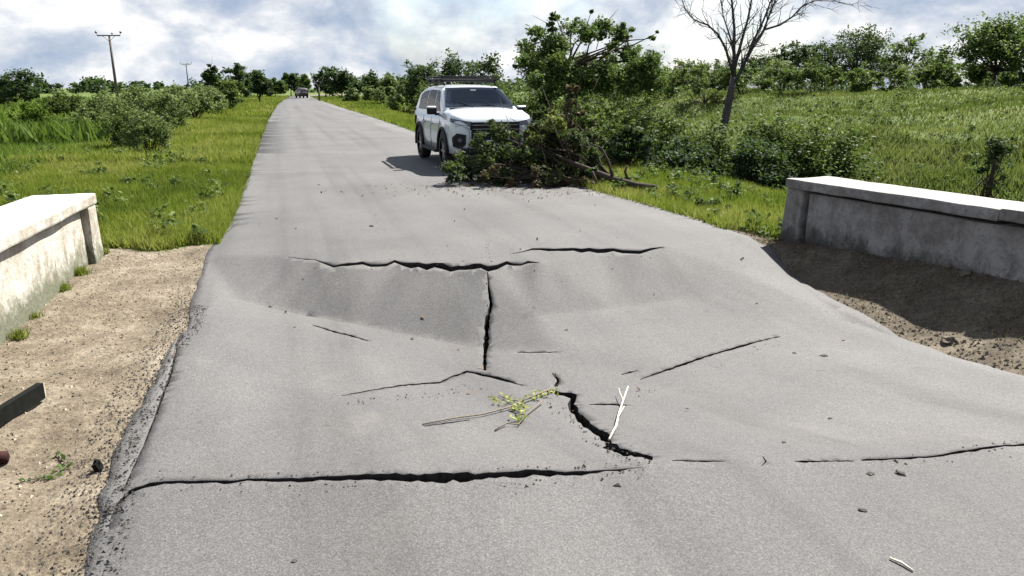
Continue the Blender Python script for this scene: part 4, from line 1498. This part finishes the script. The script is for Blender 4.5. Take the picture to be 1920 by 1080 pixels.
# ------------------------------------------------------------------ cut branches on the road
def branch_heap():
    rng = np.random.default_rng(61)
    GBH = 'cut branches heaped in the right lane'
    def mk(label, butt, clpx, Y, spread, n, size, mat, seed, r0=.03, bark='bark', trunk=None, k=1.0, sub=3):
        cl = []
        for u, v, r in clpx:
            p = at(u, v, Y + rng.uniform(-spread, spread))
            rr = r * k / F_PX * Y
            p.z = max(p.z, rr * .35)
            cl.append((p.x, p.y, p.z, rr))
        return plant('cut_branch', label, 'branch', butt, cl, n, size, M and mat, seed, trunk=trunk, trunk_r=r0 * 1.6, stem_r=r0, bark=bark, group=GBH, aspect=.5, trunk_name='stem', crown_name='leaves', sub=sub)
    b = at(1060, 352, 13.6); b.z = .04
    mk('large dark-leaved cut branch lying in front of the car', b,
       [(850, 325, 22), (870, 345, 20), (905, 340, 24), (900, 310, 24), (940, 330, 26), (950, 300, 26), (985, 340, 24), (990, 310, 28), (1030, 335, 26), (1030, 300, 26), (860, 300, 18), (925, 350, 14), (1065, 340, 20)], 13.7, .8, 6300, .085, 'f_pile', 601)
    b = at(1110, 330, 14.2); b.z = .1
    mk('cut branch standing up against the radiator of the car', b,
       [(905, 270, 26), (935, 255, 24), (920, 235, 14), (960, 275, 26), (900, 245, 12), (980, 250, 16), (995, 285, 24), (945, 290, 24)], 14.2, .5, 2300, .08, 'f_pile', 602, k=.9)
    b = at(1150, 345, 13.9); b.z = .05
    mk('tangled cut branch with bare twigs right of the car', b,
       [(1010, 222, 13), (1078, 228, 16), (1102, 258, 18), (1025, 205, 9), (1020, 270, 24), (1010, 240, 18), (1040, 268, 22), (1075, 255, 18), (1105, 290, 20), (1050, 290, 26), (1085, 300, 24), (1060, 325, 24), (1100, 335, 20), (1110, 310, 18), (1035, 250, 18), (1090, 275, 18), (1125, 345, 12)], 14.2, .6, 10500, .075, 'f_pile', 603)
    b = at(1085, 330, 13.9); b.z = .08
    mk('upright cut branch with yellow-green leaves beside the heap', b,
       [(1042, 232, 17), (1055, 245, 14), (1000, 258, 12), (1035, 215, 9)], 13.9, .2, 1100, .075, 'f_yellow', 604, r0=.018)
    b = at(1075, 320, 14.4); b.z = .08
    mk('tall cut branch with withered brown leaves rising behind the heap', b,
       [(1062, 205, 13), (1070, 185, 12), (1055, 222, 12), (1075, 165, 10), (1068, 240, 14), (1085, 210, 9)], 14.4, .2, 1300, .075, 'f_dry', 605, r0=.022)
    b = at(1120, 345, 13.3); b.z = .05
    mk('low scattered dry-leaved branch at the front of the heap', b,
       [(880, 352, 10), (960, 355, 12), (1010, 352, 12), (1050, 350, 12), (905, 330, 10), (1090, 345, 12), (1000, 318, 12), (930, 318, 10)], 13.2, .2, 1500, .075, 'f_dry', 606, r0=.016)
    # log and its side shoots on the verge
    def zz(u, v, Y): return at(u, v, Y)
    a = zz(1232, 362, 12.6); a.z = .06
    root = empty('fallen_limb', a)
    tag(root, 'thick dark fallen limb lying across the right road edge', 'branch')
    bm = bmesh.new()
    w = [Vector((0, 0, 0)), at(1195, 348, 12.75) - a, at(1150, 336, 12.95) - a, at(1110, 320, 13.2) - a, at(1075, 306, 13.5) - a, at(1040, 290, 13.8) - a]
    tube_bm(bm, w, [.055, .06, .058, .05, .04, .025], 9)
    bm_obj('stem', bm, M['bark'], root, True)
    for pts in ([(1150, 338), (1140, 300), (1128, 278), (1105, 268)], [(1165, 345), (1163, 360), (1150, 366)], [(1180, 345), (1172, 322), (1176, 310)], [(1110, 322), (1120, 345), (1135, 356)]):
        bm = bmesh.new()
        tube_bm(bm, [at(u, v, 12.95) - a for u, v in pts], [.03, .022, .016, .008][:len(pts)], 6)
        bm_obj('side_shoot', bm, M['bark'], root, True)
    rr = np.random.default_rng(8)
    p = at(1165, 355, 12.7)
    v, t = clump_leaves([(p.x - a.x, p.y - a.y, .02, .12), (p.x - a.x + .1, p.y - a.y - .1, -.02, .10), (w[3].x, w[3].y, w[3].z, .12)], 260, .07, rr)
    link('leaves', np_mesh('leaves', v, 4, t), M['f_dark'], root)


branch_heap()


# ------------------------------------------------------------------ small things on the road
def lay(u, v, lift=.0): 
    p = gr(u, v); p.z += lift
    return p


def twig(name, label, cat, stems, leaves, mat_s, mat_l, seed, lsize=.03, group=None):
    a = lay(*stems[0][0][:2])
    root = empty(name, a)
    tag(root, label, cat, group)
    for st in stems:
        bm = bmesh.new()
        pts = [lay(u, v, r + lift) - a for u, v, r, lift in st]
        tube_bm(bm, pts, [q[2] for q in st], 5)
        bm_obj('stem', bm, mat_s, root, True)
    if leaves:
        rng = np.random.default_rng(seed)
        cl = []
        for u, v, r in leaves:
            p = lay(u, v, .02) - a
            cl.append((p.x, p.y, p.z, r))
        c = np.array(cl); k = rng.integers(0, len(cl), len(cl) * 12)
        pos = c[k, :3] + rng.normal(size=(len(k), 3)) * c[k, 3][:, None] * np.array([1, 1, .18])
        v = leaf_quads(pos, lsize, rng, 1.0, .35)
        link('leaves', np_mesh('leaves', v, 4, rng.uniform(0, 1, len(k))), mat_l, root)
    return root


twig('leafy_twig', 'leafy yellow-green twig lying left of the wide crack', 'twig',
     [[(792, 797, .004, 0), (850, 786, .005, .002), (905, 780, .006, .006), (955, 768, .006, .012), (990, 753, .007, .02), (1032, 738, .006, .03)],
      [(928, 808, .005, 0), (950, 798, .004, .012), (972, 800, .004, .01), (988, 780, .004, .012), (1018, 757, .005, .02)],
      [(935, 745, .003, .01), (950, 752, .003, .014), (975, 758, .003, .016)],
      [(940, 772, .003, .01), (950, 752, .002, .02), (962, 738, .002, .02)]],
     [(940, 748, .035), (955, 755, .03), (975, 762, .035), (1000, 750, .03), (1020, 745, .035), (1035, 738, .03), (985, 775, .03), (965, 770, .03), (975, 790, .025), (935, 760, .03), (1005, 740, .025)],
     M['twig'], M['f_yellow'], 3, .045)
twig('pale_stick', 'pale peeled stick leaning out of the wide crack', 'stick',
     [[(1142, 826, .007, 0), (1155, 806, .008, .02), (1160, 785, .007, .03), (1168, 762, .006, .04), (1177, 738, .005, .05)],
      [(1168, 762, .004, .04), (1162, 748, .003, .045), (1160, 740, .002, .05)],
      [(1160, 790, .004, .03), (1170, 770, .003, .03)]], [], M['peeled'], None, 4)
twig('small_twig', 'small dark bent twig just above the wide crack', 'twig',
     [[(1036, 700, .003, 0), (1043, 708, .004, .004), (1052, 714, .005, .004), (1045, 724, .004, 0)]], [], M['bark'], None, 5)
twig('thin_stick', 'thin brown stick near the bottom right of the road', 'stick',
     [[(1668, 1048, .004, 0), (1690, 1058, .005, .002), (1712, 1072, .004, 0)]], [], M['peeled'], None, 6)


def chunk(name, label, cat, u, v, s, mat, seed, onroad=True, group=None, flat=.6):
    if onroad: p = lay(u, v)
    else:
        x, y = g(u, v, -.1); p = Vector((x, y, zg1(x, y)))
    bm = bmesh.new()
    bmesh.ops.create_icosphere(bm, subdivisions=3, radius=1)
    for q in bm.verts:
        n = noise.noise(q.co * 1.3 + Vector((seed * 3.1, 0, 0))) + .4 * noise.noise(q.co * 4 + Vector((seed, 5, 0)))
        q.co *= (1 + n * .6)
        q.co = Vector((q.co.x * s, q.co.y * s * .8, q.co.z * s * flat))
    o = bm_obj(name, bm, mat, None)
    o.location = (p.x, p.y, p.z + s * flat * .35)
    o.rotation_euler = (0, 0, seed * 1.3)
    tag(o, label, cat, group)
    return o


GD = 'asphalt crumbs lying on the road'
for i, (u, v, s, lab) in enumerate([
    (1490, 663, .022, 'small dark crumb on the road, left one of the upper pair'), (1545, 668, .028, 'dark crumb on the road, right one of the upper pair'),
    (1556, 785, .014, 'lone black pebble in the middle of the right slab'), (1470, 830, .013, 'tiny dark crumb above the right crack'),
    (1632, 889, .018, 'dark crumb just under the right crack'), (1688, 888, .024, 'larger dark bent crumb under the right crack'),
    (1617, 957, .016, 'dark crumb on the line running down from the right crack'), (1062, 619, .018, 'dark crumb in the middle of the sunken slab'),
    (697, 424, .030, 'dark crumb beyond the far crack on the left lane'), (552, 1052, .010, 'tiny pebble near the bottom of the left lane'),
    (770, 935, .009, 'tiny pebble below the long near crack'), (695, 955, .008, 'tiny pebble left of the others below the long near crack')]):
    chunk('asphalt_crumb', lab, 'debris', u, v, s, M['crumb'], i + 1, True, GD, .35)
chunk('black_stone', 'black lump sitting on the dirt beside the left road edge', 'stone', 186, 890, .026, M['steel'], 21, False, None, 1.5)


def rubble():
    """gravel and dirt clods along both shoulders"""
    rng = np.random.default_rng(44)
    tet = np.array([(-1, -1, -.6), (1, -1, -.6), (0, 1.1, -.6), (0, 0, 1)], float)
    def gen(name, pts, s0, s1, mat, label):
        n = len(pts)
        s = rng.uniform(s0, s1, n) * rng.uniform(.5, 1, n)
        ang = rng.uniform(0, 6.28, n)
        V = tet[None] * (1 + rng.normal(0, .25, (n, 4, 3)))
        c, sn = np.cos(ang)[:, None], np.sin(ang)[:, None]
        X = V[..., 0] * c - V[..., 1] * sn; Y = V[..., 0] * sn + V[..., 1] * c
        W = np.stack([X, Y, V[..., 2] * .7], -1) * s[:, None, None] + pts[:, None, :]
        tri = W[:, [[0, 1, 3], [1, 2, 3], [2, 0, 3]]].reshape(-1, 3, 3)
        o = link(name, np_mesh(name, tri, 3), mat)
        tag(o, label, 'gravel', kind='stuff')
    def band(n, y0, y1, d0, d1, side, pw=1.0):
        y = rng.uniform(y0, y1, n); d = d0 + (d1 - d0) * rng.uniform(0, 1, n) ** pw
        x = Ledge(y) - d if side < 0 else Redge(y) + d
        return np.stack([x, y, zground(x, y) + .004], 1)
    gen('left_gravel', band(3800, 1.8, 8.2, 0.0, 2.6, -1, 1.4), .003, .011, M['clod'], 'gravel and crumbs strewn over the left dirt shoulder')
    gen('edge_crumbs', band(2000, 1.8, 6.5, -.02, .22, -1, 1.5), .003, .009, M['crumb'], 'dark asphalt crumbs along the broken left road edge')
    gen('right_gravel', band(7000, 3.5, 10, 0.0, 1.7, 1), .006, .022, M['clod'], 'clods and gravel on the brown right shoulder')
    gen('pale_gravel', band(900, 1.8, 8.2, .3, 2.4, -1), .004, .014, M['stone'], 'pale pebbles on the left dirt shoulder')
    p = band(9000, 4.0, 10.5, 0.05, 2.1, 1)
    p = p[patchy(p, 1.6, 91) > .45]
    blades('dry_stubble', p, .045, .008, 'f_dry', 92, .8, None, 'short dry stubble on the brown right shoulder')
    y = rng.uniform(2.0, 6.2, 1500); x = Ledge(y) + rng.uniform(0.0, .22, 1500)
    pts = np.stack([x, y, zroad(x, y) - .015], 1)
    gen('crumbs_on_edge', pts, .003, .011, M['crumb'], 'loose crumbs on the cracked left edge of the asphalt')


rubble()

# dark lumps on the right shoulder
for i, (u, v, s, lab) in enumerate([(1782, 628, .06, 'dark clod close to the road edge on the right shoulder'), (1800, 574, .05, 'dark clod near the shadow of the right parapet'),
                                    (1770, 562, .035, 'small dark clod left of the one near the parapet shadow')]):
    x, y = g(u, v, -.25)
    o = chunk('dirt_clod', lab, 'clod', u, v, s, M['clod'], 40 + i, False, 'dark clods on the right shoulder', .7)
    o.location = (x, y, zg1(x, y) + .01)


# board and can ends poking in at the left
def board():
    x, y = g(78, 735, -.08)
    z = zg1(x, y)
    root = empty('dark_board', (x, y, z))
    tag(root, 'black board with pale cut end sticking in at the left edge', 'board')
    xa, ya = g(-60, 822, -.08)
    d = Vector((xa - x, ya - y, 0)).normalized()
    n = Vector((d.y, -d.x, 0))
    bm = bmesh.new()
    L_, w, t = 0.9, .04, .10
    rot = Matrix((( -d.x, n.x, 0), (-d.y, n.y, 0), (0, 0, 1))).to_3x3()
    c = d * (L_ / 2) + Vector((0, 0, t / 2 + .02))
    box_bm(bm, c, (L_, w, t), rot, .003)
    bm_obj('board_body', bm, M['steel'], root)
    bm = bmesh.new()
    box_bm(bm, d * -.006 + Vector((0, 0, t / 2 + .02)), (.01, w * .9, t * .9), rot, .001)
    bm_obj('cut_end', bm, M['cutwood'], root)
    x, y = g(12, 845, -.08)
    z = zg1(x, y)
    o = bmesh.new(); tube_bm(o, [(-.25, -.10, .035), (-.03, -.012, .035), (0, 0, .035), (.006, .002, .035)], [.035, .035, .03, .012], 14)
    o = bm_obj('dark_can', o, M['rust'], None, True)
    o.location = (x, y, z)
    tag(o, 'dark reddish rounded can end at the left edge below the board', 'can')


board()


# creeping weed on the dirt
def creeper():
    pts_px = [(50, 888), (75, 884), (95, 884), (118, 870), (125, 862), (112, 848), (108, 838)]
    x0, y0 = g(95, 884, -.08); z0 = zg1(x0, y0)
    root = empty('creeping_weed', (x0, y0, z0))
    tag(root, 'small green creeping weed on the pale left dirt', 'plant')
    w = []
    for u, v in pts_px:
        x, y = g(u, v, -.08); w.append(Vector((x - x0, y - y0, zg1(x, y) - z0 + .012)))
    bm = bmesh.new(); tube_bm(bm, w, [.003] * len(w), 4)
    bm_obj('stem', bm, M['twig'], root)
    rng = np.random.default_rng(2)
    c = np.array([tuple(q) for q in w]); k = rng.integers(0, len(w), 60)
    pos = c[k] + rng.normal(size=(60, 3)) * np.array([.018, .018, .006])
    link('leaves', np_mesh('leaves', leaf_quads(pos, .026, rng, 1.0, .7), 4, rng.uniform(0, .7, 60)), M['f_tree'], root)


creeper()



def crack_crumbs():
    """loose chips of asphalt and washed-in grit along the lips of the wide cracks"""
    rng = np.random.default_rng(17)
    P = []
    for line, n, w in ((NEAR, 190, 9), (FAR_A, 30, 6), (FAR_B, 20, 6), (MINOR[0], 50, 7), (MINOR[4], 110, 9), (NEAR_R, 50, 6), (MINOR[3], 60, 4), (MINOR[1], 60, 4)):
        for _ in range(n):
            i = rng.integers(0, len(line) - 1); t = rng.uniform()
            u = line[i][0] + (line[i + 1][0] - line[i][0]) * t; v = line[i][1] + (line[i + 1][1] - line[i][1]) * t
            off = (line[i][2] * .6 + abs(rng.normal(0, w))) * rng.choice([-1, 1])
            if u > 1915: continue
            x, y = g(u + rng.normal(0, 2), v + off, zr1(*g(u, v)))
            P.append((x, y, zr1(x, y) + .003))
    P = np.array(P)
    tet = np.array([(-1, -1, -.6), (1, -1, -.6), (0, 1.1, -.6), (0, 0, 1)], float)
    s_ = rng.uniform(.002, .007, len(P)); s_[rng.uniform(size=len(P)) > .94] *= 2.2
    V = tet[None] * (1 + rng.normal(0, .35, (len(P), 4, 3)))
    a = rng.uniform(0, 6.28, len(P)); c, sn = np.cos(a)[:, None], np.sin(a)[:, None]
    W = np.stack([V[..., 0] * c - V[..., 1] * sn, V[..., 0] * sn + V[..., 1] * c, V[..., 2] * .6], -1) * s_[:, None, None] + P[:, None, :]
    o = link('crack_crumbs', np_mesh('crack_crumbs', W[:, [[0, 1, 3], [1, 2, 3], [2, 0, 3]]].reshape(-1, 3, 3), 3), M['crumb'])
    tag(o, 'loose asphalt chips scattered along the cracks', 'gravel', kind='stuff')


crack_crumbs()


def fallen_leaves():
    """leaf litter round the cut branches and blown over the lane"""
    rng = np.random.default_rng(23)
    n = 420
    p = np.stack([rng.normal(.2, 1.3, n), 12.9 + rng.normal(0, .55, n), np.zeros(n)], 1)
    q = np.stack([rng.uniform(-3.5, 3, 60), rng.uniform(4, 14, 60), np.zeros(60)], 1)
    p = np.concatenate([p, q])
    p = p[(p[:, 0] > Ledge(p[:, 1])) & (p[:, 0] < Redge(p[:, 1]))]
    p[:, 2] = zroad(p[:, 0], p[:, 1]) + .012
    v = leaf_quads(p, .05, rng, 2.5, .5)
    o = link('fallen_leaves', np_mesh('fallen_leaves', v, 4, rng.uniform(0, 1, len(p))), M['f_dry'])
    tag(o, 'scattered leaf litter on the asphalt round the cut branches', 'leaves', kind='stuff')


fallen_leaves()
